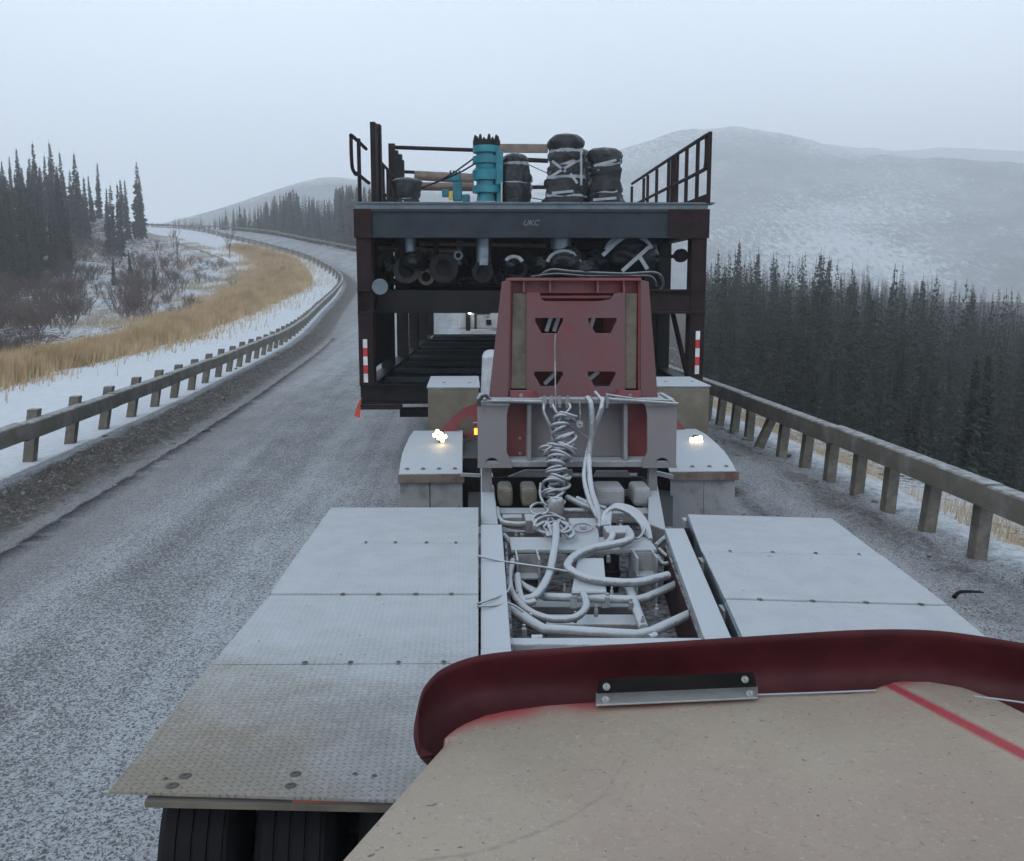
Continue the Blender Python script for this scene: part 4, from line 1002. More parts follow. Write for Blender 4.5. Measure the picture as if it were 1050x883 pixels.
# right hand rail
hr = MW-.03
MB().tube(smooth_path([T(hr, 6.9, 4.53), T(hr, 3, 4.50), T(hr, .22, 4.47), T(hr, .1, 4.45), T(hr, .05, 4.37), T(hr, .05, 4.16), T(hr, .1, 4.08), T(hr, .25, 4.05), T(hr, 3, 4.07), T(hr, 6.9, 4.1)], 5), .026, 8).build('hand_rail', 'rust', mod)
for px in (645, 657, 661, 670, 682, 686.5, 690.5, 700, 711, 723):
    D = 1000*(MX+MW-.03)/(px-478); 
    for _ in range(3): D = 1000*(MX+hr*ca_+(D-MY)*sa_)/(px-478)
    y = D-MY+.13; MB().tube([T(hr, y, 3.6), T(hr, y, 4.48)], .027 if px not in (686.5, 659) else .04, 8).build('rail_post', 'rust', mod)
b = MB(); b.add([T(MW-.3, 0, 3.625), T(MW, 0, 3.625), T(MW, 0, 3.74), T(MW-.3, .18, 3.625), T(MW, .18, 3.625), T(MW, .18, 3.74)], [(0, 1, 2), (5, 4, 3), (0, 3, 4, 1), (1, 4, 5, 2), (2, 5, 3, 0)]); b.build('kick_plate', 'rust', mod)
# chalk marks on the top beam
def text(body, loc, size, mat, par, rot=(math.pi/2, 0, 0), name='lettering', shear=0.):
    cu = bpy.data.curves.new(name, 'FONT'); cu.body = body; cu.size = size; cu.align_x = 'CENTER'; cu.align_y = 'CENTER'; cu.extrude = .001; cu.shear = shear
    ob = bpy.data.objects.new(name, cu); COL.objects.link(ob); dg = bpy.context.evaluated_depsgraph_get(); dg.update()
    me = bpy.data.meshes.new_from_object(ob.evaluated_get(dg)); bpy.data.objects.remove(ob); me.materials.clear(); me.materials.append(M[mat])
    o = bpy.data.objects.new(name, me); COL.objects.link(o); O = Vector(par['_o']) if par else Vector((0, 0, 0)); o.location = Vector(loc)-O; o.rotation_euler = rot; o.parent = par; return o
q = P(544, 229, MY-.0); text('UKC', (q.x, T(q.x-MX, .018, 0).y-.002, q.z), .10, 'chalk', mod, (math.pi/2, 0, -MA), 'chalk_mark', .3)
# orange flag at the lower left corner
a = T(.03, -.04, 1.12); b = MB(); b.add([a, a+Vector((-.03, -.02, -.28)), a+Vector((-.10, -.02, -.25)), a+Vector((-.05, -.03, -.1))], [(0, 1, 2, 3)]); b.add([v+Vector((0, .004, 0)) for v in (a, a+Vector((-.03, -.02, -.28)), a+Vector((-.10, -.02, -.25)), a+Vector((-.05, -.03, -.1)))], [(3, 2, 1, 0)])
o = b.build('warning_flag', 'orange', org=tuple(a)); tag(o, 'small orange warning flag hanging from the lower left module corner', 'flag')

# ------------------------------------------------------------------ white truck ahead, seen under the module
wt = root('truck', (.9, 31, 0), 'white truck ahead glimpsed under the module, one lamp lit', 'truck')
MB().box(-.25, 2.1, 31, 33.2, 1.15, 2.9).build('cab', 'white', wt, bevel=.06)
MB().box(.33, .75, 30.96, 30.995, 1.62, 1.72).build('grille', 'dark', wt); MB().box(.3, .8, 30.97, 30.993, 1.74, 1.8).build('trim', 'dark', wt); MB().box(1.0, 1.9, 30.96, 30.995, 1.9, 2.6).build('rear_window', 'glass', wt)
MB().box(-.02, .12, 30.9, 30.99, 1.1, 1.9).build('ladder', 'dark', wt); MB().box(-.2, 2.0, 30.85, 31.05, .85, 1.1).build('bumper', 'white', wt)
MB().box(.62, .78, 30.94, 30.958, 1.28, 1.45).build('vent', 'dark', wt); MB().box(.25, .31, 30.94, 30.985, 1.15, 1.85).build('grab_bar', 'dark', wt)
v = P(481.5, 320, 30.8); MB().lathe(v, (0, 1, 0), [(0, .001), (0, .062), (.04, .062), (.08, .03)], 20).build('work_lamp', 'lampw', wt)
for x in (0, 1.85):
    MB().lathe((x-.15, 31.8, .5), (1, 0, 0), [(0, .25), (0, .42), (.04, .5), (.3, .5), (.34, .42), (.34, .25)], 28).build('wheel', 'rubber', wt)
text('118', (.62, 30.95, 1.53), .12, 'dark', wt, name='unit_number')

# ------------------------------------------------------------------ rear dolly of the heavy trailer
dol = root('trailer_dolly', (.75, 6, 0), 'red heavy haul trailer dolly with snowy tread plate decks and upright red tower', 'trailer')
def slab(c4, z1, th, name, mat, par=dol, bevel=.0, dz=(0, 0, 0, 0)):
    """c4: four corners (Vector) in plan at z1"""
    top = [Vector((c.x, c.y, z1+d_)) for c, d_ in zip(c4, dz)]; bot = [v-Vector((0, 0, th)) for v in top]
    return MB().hexa(bot, top).build(name, mat, par, bevel=bevel)
def Gp(px, py, z): return G(px, py, z)
DZ = 1.0
scr = MB().lathe((0, 0, 0), (0, 0, 1), [(0, .001), (.003, .006), (.003, .011), (0, .016)], 12); scrm = bpy.data.meshes.new('screw'); scrm.from_pydata(scr.v, [], scr.f); scrm.materials.append(M['bolt'])
def screw(x, y, z, par, k=1.):
    o = bpy.data.objects.new('screw', scrm); COL.objects.link(o); o.parent = par; O = par['_o']; o.location = (x-O[0], y-O[1], z-O[2]); o.scale = (k, k, 1); return o
def plates(rows, mats, side, nsc):
    for i in range(len(rows)-1):
        (xo, yo, xi, yi), (xo2, yo2, xi2, yi2) = rows[i], rows[i+1]
        a, b = Gp(xo, yo, DZ), Gp(xi, yi, DZ); c, d = Gp(xo2, yo2, DZ), Gp(xi2, yi2, DZ)
        g = Vector((0, .011, 0)); a -= g; b -= g; c += g; d += g
        up = .004*(i % 2)
        p = slab([c, d, b, a] if side < 0 else [d, c, a, b], DZ+up, .012, 'deck_plate', mats[i], bevel=.002)
        p['label'] = ('left ' if side < 0 else 'right ')+['farthest snow covered deck plate', 'second snow dusted deck plate', 'third deck plate half bare', 'nearest dusty tan deck plate'][min(i, 3)]
        for (A, B, sg) in ((a, b, -1), (c, d, 1)):
            if i == len(rows)-2 and sg == 1 and side < 0: continue
            for t in nsc:
                q = A.lerp(B, t); screw(q.x, q.y-sg*.024, DZ+up+.001, p, random.uniform(.6, .9))
        if i == 3 and side < 0:
            for px, py, k in ((190, 797, 1.35), (177, 807, 1.35), (303, 795, 1.25), (298, 807, 1.25), (364, 795, .6), (384, 797, .6), (170, 800, .5)):
                q = Gp(px, py, DZ); screw(q.x, q.y, DZ+up+.001, p, k)
plates([(340, 520, 490.5, 520), (313, 557, 490.5, 557.5), (277, 609.5, 490.5, 609.5), (216, 682, 490.5, 680.5), (110, 814, 491, 826)], ['deck']*4, -1, (.35, .52, .70, .87))
slab([Gp(330, 540, .965), Gp(490, 540, .965), Gp(490, 800, .965), Gp(140, 800, .965)][::-1], .972, .01, 'seam_shade_sheet', 'dark')  # dark sheet added under each deck so the plate seams read as shaded
slab([Gp(720, 545, .965), Gp(860, 545, .965), Gp(1150, 780, .965), Gp(840, 780, .965)][::-1], .972, .01, 'seam_shade_sheet', 'dark')
plates([(852, 531, 705, 527), (904, 570, 720, 565.5), (971.6, 620.6, 743.6, 614), (1062, 694, 776, 684), (1180, 790, 830, 782)], ['deck']*4, 1, (.12, .36, .6, .84))
# deck edge lip on the near left end
a = Gp(148, 822, .975); b = Gp(520, 830, .975)
MB().hexa([a+Vector((0, 0, -.02)), b+Vector((0, 0, -.02)), b+Vector((0, .1, -.02)), a+Vector((0, .1, -.02))], [a, b, b+Vector((0, .1, 0)), a+Vector((0, .1, 0))]).build('deck_edge', 'tan', dol)
a = Gp(300, 820, .98); b = Gp(430, 821.5, .98)
MB().hexa([a+Vector((0, -.008, -.01)), b+Vector((0, -.008, -.01)), b+Vector((0, .03, -.01)), a+Vector((0, .03, -.01))], [a+Vector((0, -.008, .006)), b+Vector((0, -.008, .006)), b+Vector((0, .03, .006)), a+Vector((0, .03, .006))]).build('painted_strip', 'orangep', dol)
a = Gp(160, 817, .985); b = Gp(520, 830, .985)
MB().hexa([a+Vector((.02, .02, -.03)), b+Vector((0, .02, -.03)), b+Vector((0, .1, -.03)), a+Vector((.1, .1, -.03))], [a+Vector((.02, .02, 0)), b+Vector((0, .02, 0)), b+Vector((0, .1, 0)), a+Vector((.1, .1, 0))]).build('deck_support', 'lip', dol)
# side channels and outriggers under the decks
def gl(px, py, px2, py2, z0, z1, name, mat, th=.02, par=dol):
    a, b = Gp(px, py, DZ), Gp(px2, py2, DZ); d = (b-a); n = Vector((d.y, -d.x, 0)).normalized()*th
    lo = [Vector((v.x, v.y, z0)) for v in (a, b, b+n, a+n)]; hi = [Vector((v.x, v.y, z1)) for v in (a, b, b+n, a+n)]
    return MB().hexa(lo, hi).build(name, mat, par)
gl(707, 528, 778, 684, .80, .985, 'side_channel', 'pipe'); gl(343, 521, 160, 755, .94, .98, 'side_channel', 'dark', -.02); gl(851, 532, 1060, 694, .9, .985, 'side_channel', 'dark')
for px, py in ((707.5, 536), (726, 578), (749, 628)):
    v = Gp(px, py, .93); MB().box(v.x-.05, v.x-.004, v.y-.05, v.y+.05, .86, .955).build('outrigger', 'snowy', dol)
# main frame rails (snow on top)
slab([Gp(493, 668, .97), Gp(524, 668, .97), Gp(514.5, 540, .97), Gp(493, 540, .97)], .985, .05, 'frame_rail', 'snowy', bevel=.004)
slab([Gp(493, 800, .97), Gp(535, 800, .97), Gp(524, 668.6, .97), Gp(493, 668.6, .97)], .985, .05, 'frame_rail', 'snowy')
slab([Gp(721, 655, .97), Gp(749, 655, .97), Gp(701.5, 544, .97), Gp(681.5, 544, .97)], .985, .05, 'frame_rail', 'snowy', bevel=.004)
slab([Gp(775, 780, .97), Gp(806, 780, .97), Gp(749.3, 655.6, .97), Gp(721.3, 655.6, .97)], .985, .05, 'frame_rail', 'snowy')
slab([Gp(493, 541, .9), Gp(511, 541, .9), Gp(504, 477, .9), Gp(493, 477, .9)], .93, .2, 'frame_rail', 'frost', bevel=.01)
slab([Gp(664, 541, .9), Gp(683, 548, .9), Gp(673, 494, .9), Gp(665, 494, .9)], .93, .2, 'frame_rail', 'frost', bevel=.01)
def wall(px, py, px2, py2, z0, z1, name, mat): return gl(px, py, px2, py2, z0, z1, name, mat, .015)
wall(520, 545, 529, 700, .45, .93, 'rail_web', 'maroon'); wall(684, 548, 740, 690, .45, .93, 'rail_web', 'maroon')
# sunk floor and cross members
slab([Gp(470, 700, .62), Gp(800, 700, .62), Gp(690, 540, .62), Gp(480, 540, .62)], .62, .03, 'frame_floor', 'maroon')
slab([Gp(480, 540, .62), Gp(690, 540, .62), Gp(690, 486, .62), Gp(480, 486, .62)], .60, .03, 'frame_floor', 'dark')
def cross(x0, y0, x1, y1, z, dep, th, mat='frost', name='cross_member', bev=.008):
    a, b = Gp(x0, y0, z), Gp(x1, y1, z)
    return MB().hexa([a-Vector((0, 0, th)), b-Vector((0, 0, th)), b+Vector((0, dep, -th)), a+Vector((0, dep, -th))], [a, b, b+Vector((0, dep, 0)), a+Vector((0, dep, 0))]).build(name, mat, dol, bevel=bev)
cross(524, 563, 674, 563, .93, .30, .03, 'snowy'); cross(503, 526, 668, 526, .86, .18, .08, 'frost'); cross(503, 502, 668, 502, .88, .14, .06, 'frost')
cross(560, 640, 665, 640, .80, .16, .1, 'frost'); cross(520, 660, 735, 660, .95, .08, .08, 'snowy'); cross(540, 622, 652, 622, .72, .22, .05, 'frost')
cross(505, 545, 560, 545, .83, .2, .05, 'frost')
for x0, x1, y0, zt_ in ((529, 553, 590, .82), (650, 672, 588, .84)):       # twin box mounts with dark fronts
    a, b = Gp(x0, y0, .80), Gp(x1, y0, .80)
    MB().box(a.x, b.x, a.y+.02, a.y+.03, .62, .925).build('box_mount_back', 'flap', dol)
    MB().box(a.x, a.x+.012, a.y-.09, a.y+.2, .62, .925).build('box_mount_side', 'snowy', dol); MB().box(b.x-.012, b.x, a.y-.09, a.y+.2, .62, .925).build('box_mount_side', 'snowy', dol)
    MB().box(a.x, b.x, a.y-.09, a.y+.018, .80, .81).build('box_mount_shelf', 'snowy', dol)
v = Gp(628, 588, .75); MB().lathe((v.x, v.y+.05, 0), (0, 0, 1), [(.62, .05), (.72, .05), (.72, .06), (.76, .06), (.76, .05), (.85, .05), (.85, .001)], 18).build('canister', 'dark', dol)
# centre bracket
a, b, c, d = Gp(586, 606, .90), Gp(622, 606, .90), Gp(619, 572, .94), Gp(592, 572, .94)
MB().hexa([v-Vector((0, 0, .015)) for v in (a, b, c, d)], [a, b, c, d]).build('centre_bracket', 'snowy', dol, bevel=.01)
MB().box(a.x, b.x, a.y-.02, a.y-.004, a.z-.06, a.z-.005).build('bracket_lip', 'frost', dol)
for x in (a.x+.01, b.x-.01): MB().box(x-.02, x+.02, a.y-.035, a.y-.022, a.z-.09, a.z-.02).build('bracket_ear', 'snowy', dol)
# hinged plate with cast oval emblem
pc = [Gp(585, 560, .93), Gp(616, 560, .93), Gp(612, 531, .95), Gp(583, 531, .95)]
pl = MB().hexa([v-Vector((0, 0, .02)) for v in pc], pc).build('coupler_plate', 'snowy', dol, bevel=.008)
ov = [Gp(597+10*math.cos(t), 541+4.6*math.sin(t), .957) for t in [i*math.pi/12 for i in range(25)]]; MB().tube(ov, .006, 6).build('cast_oval', 'frost', pl)
MB().lathe(Gp(598, 541, .955), (0, 0, 1), [(0, .025), (.012, .02), (.014, .001)], 14).build('cast_boss', 'frost', pl)
MB().lathe(Gp(570, 527, .93), (0, 0, 1), [(0, .06), (.10, .06), (.12, .045), (.11, .035), (.02, .035)], 20).build('breather_pipe', 'frost', dol)
# air tanks under the tower
for x0, x1 in ((511, 526), (535, 551), (611, 641), (650, 668)):
    a, b = P(x0, 515, 7.45), P(x1, 503, 7.45); MB().box(a.x, b.x, 7.45, 7.75, a.z-.04, b.z+.02).build('air_tank', 'flap' if x0 > 600 else 'tan', dol, bevel=.03)
# tube work in the frame
def gt(pts, z, r, mat='hose', name='hose', n=10, sm=True):
    q = [Gp(p[0], p[1], p[2] if len(p) > 2 else z) for p in pts]; q = smooth_path(q, 6) if sm else q
    return MB().tube(q, r, n).build(name, mat, dol)
gt([(518, 622), (557, 645), (653, 651), (668, 648), (712, 628)], .90, .026, 'snowy', 'frame_tube', sm=False)
gt([(527, 597), (559, 612), (653, 615), (662, 613), (701, 596)], .86, .024, 'snowy', 'frame_tube', sm=False)
gt([(644, 600), (660, 645)], .86, .026, 'snowy', 'frame_tube', sm=False)
gt([(645, 545, .99), (646, 553, 1.0), (630, 558, .99), (608, 562, .98), (590, 570, .97), (582, 580, .96), (590, 588, .95), (606, 594, .94), (630, 597, .93), (655, 597, .93), (685, 590, .93)], .95, .025)
gt([(570, 538, 1.02), (570, 552, 1.0), (567, 572, .96), (562, 592, .93), (549, 611, .9), (535, 615, .88)], .95, .024)
gt([(526, 575, .9), (522, 592, .9), (526, 610, .9), (543, 627, .9), (567, 635, .9), (590, 633, .9), (601, 622, .9), (598, 608, .9)], .9, .02)
gt([(531, 590, .9), (532, 605, .9), (537, 618, .88), (548, 617, .88)], .9, .02); gt([(534, 598, .88), (545, 606, .88), (556, 612, .87)], .88, .018)
gt([(490, 570, 1.02), (512, 575, .99), (538, 579, .97), (560, 582, .97), (582, 586, .95)], .97, .007); gt([(490, 619, 1.01), (505, 614, 1.0), (520, 607, .97), (524, 596, .95)], .97, .006); gt([(490, 622, 1.01), (508, 621, .99), (523, 619, .97), (545, 633, .9)], .97, .006)
for k in range(4):   # loops of hose right of the emblem plate
    gt([(618+k*2, 540, .96+.01*k), (620+k*2, 527-k, 1.03), (630+k, 521-k, 1.05), (645+k*2, 526-k, 1.03), (657+k*2, 537, .98), (661+k*2, 548+k*2, .93)], 1., .017)
gt([(655, 528, .98), (661, 540, .97), (654, 552, .96), (640, 548, .95), (636, 538, .96)], .96, .008)
gt([(582, 510, .98), (596, 517, .98), (614, 524, .97), (622, 530, .97)], .97, .022); gt([(592, 511, 1.), (606, 517, .99), (622, 522, .98)], .97, .018); gt([(578, 524, .93), (600, 524, .93), (620, 526, .93)], .93, .02)
for px, py in ((626, 548), (643, 548)): gt([(px, py-6, .98), (px+2, py, .99), (px, py+6, .97), (px-6, py+11, .96)], .97, .022, 'snowy')
a, b = Gp(622, 555, .94), Gp(648, 555, .94); MB().box(a.x, b.x, a.y, a.y+.18, .90, 1.0).build('manifold_block', 'frost', dol, bevel=.01)
for cx_, cy_, rx, ry in ((560, 533, 14, 7), (572, 541, 14, 6), (565, 538, 17, 9), (553, 522, 9, 6)):
    gt([(cx_+rx*math.cos(t), cy_+ry*math.sin(t), .98+.02*math.sin(t*2)) for t in [i*math.pi/6 for i in range(12)]], .98, .010)
gt([(548, 541), (560, 536), (566, 548), (560, 549)], .99, .014); gt([(574, 535), (583, 540), (588, 548), (582, 552)], .98, .014)
gt([(510, 522, .9), (512, 532, .9), (522, 539, .9), (540, 541, .9)], .9, .02, 'frost'); gt([(514, 536, .92), (530, 538, .92), (545, 537, .93)], .92, .022, 'frost')
a, b = Gp(539, 545, .88), Gp(550, 545, .88); MB().box(a.x, b.x, a.y, a.y+.2, .86, .96).build('valve_block', 'frost', dol, bevel=.01)
a, b = Gp(515, 536, .86), Gp(536, 536, .86); MB().box(a.x, b.x, a.y, a.y+.1, .8, .9).build('valve_block', 'frost', dol, bevel=.01)
for px, py, px2, py2 in ((517, 549, 528, 562), (686, 548, 672, 560)): gt([(px, py), (px2, py2)], .9, .018, 'snowy', 'gusset_bar', sm=False)
gt([(676, 563, .9), (684, 570, .9), (690, 569, .9)], .9, .012); gt([(674, 570, .88), (680, 578, .88), (690, 576, .88)], .88, .014)
gt([(665, 655), (672, 652)], .93, .02, 'frost', 'lug', sm=False); gt([(545, 655), (556, 655)], .93, .02, 'frost', 'lug', sm=False)
for k in range(40):   # nuts and fittings scattered over the pipework
    px, py = random.uniform(515, 675), random.choice((random.uniform(528, 560), random.uniform(560, 650)))
    v = Gp(px, py, .9); q = random.uniform(.008, .016); MB().lathe((v.x, v.y, .86), (0, 0, 1), [(0, q), (.04, q), (.045, q*.6), (.06, q*.6), (.06, .001)], 6).build('fitting', 'frost', dol)

# ---- tower
TYf = 7.7
def Tp(px, py, dy=0.): v = P(px, py, TYf); return Vector((v.x, TYf+dy, v.z))
def pl_px(px, py, d): v = P(px, py, TYf); return (v.x, TYf+d, v.z)
def quad(pts, y0, y1, name, mat, bev=.004, par=dol): return MB().hexa([Tp(*p, y0) for p in pts], [Tp(*p, y1) for p in pts]).build(name, mat, par, bevel=bev)
holes = [[(549, 326), (577, 326), (577.5, 329), (571, 342), (555.5, 342), (548.5, 329)], [(603.6, 326), (632, 326), (632.5, 329), (626, 342), (611, 342), (603, 329)],
         [(548, 381), (577, 381), (577.5, 384), (570, 396.7), (555, 396.7), (547.5, 384)], [(603, 381), (631, 381), (631.5, 384), (624.5, 396.7), (610, 396.7), (602.5, 384)]]
holed_plate([(540, 300), (553, 300), (556, 308), (560, 309), (610, 309), (618, 308.5), (626, 307), (630, 301), (641, 300), (641, 410), (540, 410)], holes, pl_px, .03, 'tower_plate', 'redsnow', dol)
quad([(524, 399), (541, 399), (541, 301), (526, 301)], .03, .06, 'wear_strip', 'tan'); quad([(641, 399), (653, 399), (654, 301), (641, 301)], .03, .06, 'wear_strip', 'tan')
quad([(501, 409), (521, 409), (523.5, 287), (514.5, 289)], -.03, .0, 'side_flange', 'redsnow'); quad([(656.5, 409), (674, 409), (664.5, 289), (656, 287)], -.03, .0, 'side_flange', 'redsnow')
quad([(519.5, 409), (523, 409), (524.5, 287), (521.5, 287)], .001, .35, 'side_web', 'red'); quad([(654.5, 409), (658, 409), (657.5, 287), (654.6, 287)], .001, .35, 'side_web', 'red')
quad([(521, 288), (657, 288), (657, 285), (521, 285)], -.04, .42, 'top_flange', 'red'); quad([(523, 301), (656, 301), (656, 288), (523, 288)], .10, .12, 'top_web', 'red')
for x in (537, 564, 613, 640): quad([(x-1, 300), (x+1, 300), (x+1, 288), (x-1, 288)], .0, .1, 'stiffener', 'red', .001)
MB().tube([Tp(554, 305, .08), Tp(628, 305, .08)], .014, 10).build('cross_rod', 'red', dol)
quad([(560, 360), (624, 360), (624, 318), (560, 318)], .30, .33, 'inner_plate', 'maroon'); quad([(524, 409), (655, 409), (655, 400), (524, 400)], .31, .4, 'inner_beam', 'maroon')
quad([(524, 409), (655, 409), (655, 300), (524, 300)], .44, .47, 'back_plate', 'red')
for x, w_ in ((562, 3), (570, 4), (607, 5)): MB().bar(Tp(x, 341, .18), Tp(x+5, 326, .18), .03, .03).build('inner_bracket', 'white', dol)
MB().bar(Tp(560, 396, .18), Tp(572, 384, .18), .045, .03).build('inner_bracket', 'white', dol); MB().bar(Tp(606, 392, .18), Tp(617, 383, .18), .03, .03).build('inner_bracket', 'white', dol); MB().bar(Tp(603, 387, .18), Tp(608, 396, .18), .03, .03).build('inner_bracket', 'white', dol)
# foot brackets
for x0, sg in ((523, 1), (656, -1)):
    holed_plate([(x0, 411), (x0, 400), (x0+sg*22, 400), (x0+sg*31, 408), (x0+sg*31, 411)][::sg], [], lambda u, v, d: (P(u, v, TYf).x, TYf-.06+d, P(u, v, TYf).z), .05, 'foot_bracket', 'red', dol)
    MB().lathe(Tp(x0+sg*11, 405, -.07), (0, 1, 0), [(0, .001), (0, .016), (.02, .018)], 10).build('foot_bolt', 'frost', dol)
# lower cross box
quad([(489, 412), (691, 412), (688, 407), (492, 407)], -.13, .3, 'box_top', 'frost', .006); quad([(492, 474), (688, 474), (690, 412.5), (490, 412.5)], .12, .16, 'box_back', 'red')
quad([(490, 476.5), (688, 476.5), (688, 470.5), (490, 470.5)], -.11, .118, 'box_bottom', 'frost', .006)
quad([(545, 470), (600, 470), (604, 414), (545, 414)], .09, .115, 'centre_panel', 'redfrost'); quad([(600, 470), (640, 470), (640, 414), (604, 414)], .09, .112, 'centre_panel', 'redfrost')
for x in (540, 637.5): quad([(x, 470), (x+4, 470), (x+4, 413), (x, 413)], -.10, .09, 'box_rib', 'frost')
def arc(cx_, cy_, r, n=10): return [(cx_+r*math.cos(math.pi*i/n), cy_-r*.9*math.sin(math.pi*i/n)) for i in range(n+1)]
for mir in (0, 1):
    f_ = (lambda x: x) if not mir else (lambda x: 1180-x)
    o_ = [(f_(a), b) for a, b in ((489, 413), (521, 413), (519, 424), (519, 462), (524, 470), (524, 477), (489.5, 477), (490, 470))]
    h_ = [(f_(a), b) for a, b in arc(504, 473, 7)]
    if mir: o_ = o_[::-1]; h_ = h_[::-1]
    holed_plate(o_, [h_], lambda u, v, d: (P(u, v, TYf).x, TYf-.12+d, P(u, v, TYf).z), .03, 'side_wing', 'redfrost', dol)
    quad([(f_(489), 414), (f_(522), 414), (f_(521), 409), (f_(491), 409)], -.14, -.02, 'wing_cap', 'snowy', .006)
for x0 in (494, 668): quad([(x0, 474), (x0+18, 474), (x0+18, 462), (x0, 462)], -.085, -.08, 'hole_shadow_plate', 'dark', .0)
for x, y in ((534, 452), (534, 468), (643, 453), (643, 469)): MB().lathe(Tp(x, y, .10), (0, 1, 0), [(0, .001), (0, .012), (.02, .014)], 8).build('bolt_head', 'frost', dol)
# legs of the tower down to the frame
quad([(494, 540), (506, 540), (504, 477), (494, 477)], .0, .08, 'tower_leg', 'frost'); quad([(664, 520), (674, 520), (674, 477), (666, 477)], .0, .08, 'tower_leg', 'frost')
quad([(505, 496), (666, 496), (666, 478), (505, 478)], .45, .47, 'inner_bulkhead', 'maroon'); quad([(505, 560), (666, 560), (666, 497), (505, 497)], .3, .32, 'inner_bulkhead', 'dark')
quad([(522, 494), (590, 494), (590, 487), (540, 487)], .2, .24, 'inner_beam', 'flap'); quad([(612, 494), (652, 494), (648, 488), (615, 488)], .2, .24, 'inner_beam', 'flap')
# rods along the top of the box
MB().tube(smooth_path([Tp(491, 413, -.2), Tp(491, 407, -.2), Tp(497, 402, -.2), Tp(502, 407, -.2), Tp(510, 408.5, -.2), Tp(550, 408, -.2)], 5), .017, 10).build('bent_hose', 'hosedark', dol)
MB().tube([Tp(499, 408, -.21), Tp(555, 408.5, -.22)], .012, 8).build('rod', 'frost', dol)
MB().tube([Tp(616, 406, -.2), Tp(690, 411, -.2)], .012, 8).build('rod', 'frost', dol); MB().tube([Tp(618, 402, -.18), Tp(650, 407, -.18), Tp(684, 408, -.18)], .01, 8).build('rod', 'frost', dol); MB().tube([Tp(674, 402, -.1), Tp(687, 410, -.16)], .012, 8).build('rod', 'frost', dol)
# couplings on the top edge
for x in (556, 563, 571, 579, 602, 618):
    MB().lathe(Tp(x, 408, -.22), (0, 0, 1), [(-.05, .014), (-.02, .014), (-.02, .024), (.02, .024), (.02, .014), (.04, .012), (.04, .001)], 10).build('coupling', 'frost', dol)
# pull cord and coiled hoses
MB().tube(smooth_path([Tp(569, 342, -.05), Tp(568, 360, -.08), Tp(567, 410, -.24), Tp(567, 450, -.26)]), .006, 6).build('pull_cord', 'frost', dol)
def coil(p0, p1, r, turns, rad, name, mat='hose', wob=.4):
    p0 = Vector(p0); p1 = Vector(p1); pts = []; n = int(turns*14); ax = (p1-p0).normalized(); u = Vector((1, 0, 0)); u = (u-ax*u.dot(ax)).normalized(); w_ = ax.cross(u)
    for i in range(n+1):
        t = i/n; a = t*turns*2*math.pi; rr = r*(1+wob*mn.noise(Vector((t*6, r*30, 0)))); c = p0.lerp(p1, t)+Vector((.035*math.sin(t*9+r*20), 0, 0))
        pts.append(c+u*math.cos(a)*rr+w_*math.sin(a)*rr*.8+ax*(rr*.42*math.cos(a+t*5)+.02*math.sin(a*.37)))
    return MB().tube(pts, rad, 7).build(name, mat, dol)
MB().tube(smooth_path([Tp(563, 409, -.22), Tp(566, 416, -.26), Tp(571, 424, -.28)]), .011, 7).build('hose', 'hose', dol)
coil(Tp(574, 418, -.30), Tp(572, 455, -.34), .062, 11, .012, 'coiled_hose'); coil(Tp(573, 448, -.36), Tp(562, 500, -.42), .066, 19, .012, 'coiled_hose')
coil(Tp(560, 448, -.33), Tp(560, 462, -.36), .05, 4, .011, 'coiled_hose'); coil(Tp(564, 476, -.45), Tp(559, 508, -.52), .06, 8, .011, 'coiled_hose')
MB().tube(smooth_path([Tp(579, 409, -.22), Tp(581, 414, -.27), Tp(573, 422, -.3), Tp(568, 430, -.3)]), .011, 7).build('hose', 'hose', dol)
MB().tube(smooth_path([Tp(556, 409, -.22), Tp(555, 418, -.27), Tp(561, 432, -.3), Tp(563, 446, -.32)]), .011, 7).build('hose', 'hose', dol)
MB().tube(smooth_path([Tp(551, 485, -.4), Tp(550, 496, -.45), Tp(556, 508, -.6), Tp(566, 520, -.9), Tp(568, 530, -1.1)]), .012, 7).build('hose', 'hose', dol)
MB().tube(smooth_path([Tp(560, 505, -.55), Tp(552, 517, -.8), Tp(551, 524, -1.0), Tp(562, 527, -1.1), Tp(569, 520, -1.0), Tp(562, 509, -.8)]), .011, 7).build('hose', 'hose', dol)
def vhose(pts, r):
    q = [P(a, b, Y) for a, b, Y in pts]; return MB().tube(smooth_path(q), r, 9).build('hose', 'hose', dol)
vhose([(602, 408, 7.46), (606, 415, 7.4), (607, 440, 7.35), (604, 470, 7.3), (606, 500, 7.1), (612, 520, 6.8), (616, 536, 6.5), (613, 541, 6.45)], .022)
vhose([(618, 408, 7.46), (616, 420, 7.4), (609, 440, 7.38), (602, 465, 7.33), (599, 490, 7.2), (605, 515, 6.9), (614, 532, 6.6)], .018)
vhose([(610, 402, 7.5), (618, 415, 7.42), (612, 435, 7.4), (606, 450, 7.36)], .014)
vhose([(594, 409, 7.48), (595, 425, 7.45), (594, 434, 7.45)], .007); MB().lathe(P(594, 435, 7.44), (.2, -1, .2), [(0, .03), (.01, .03), (.01, .012), (.03, .001)], 10).build('dangling_plug', 'snowy', dol)
vhose([(573, 430, 7.4), (600, 447, 7.58), (606, 449, 7.6), (608, 440, 7.62)], .006)

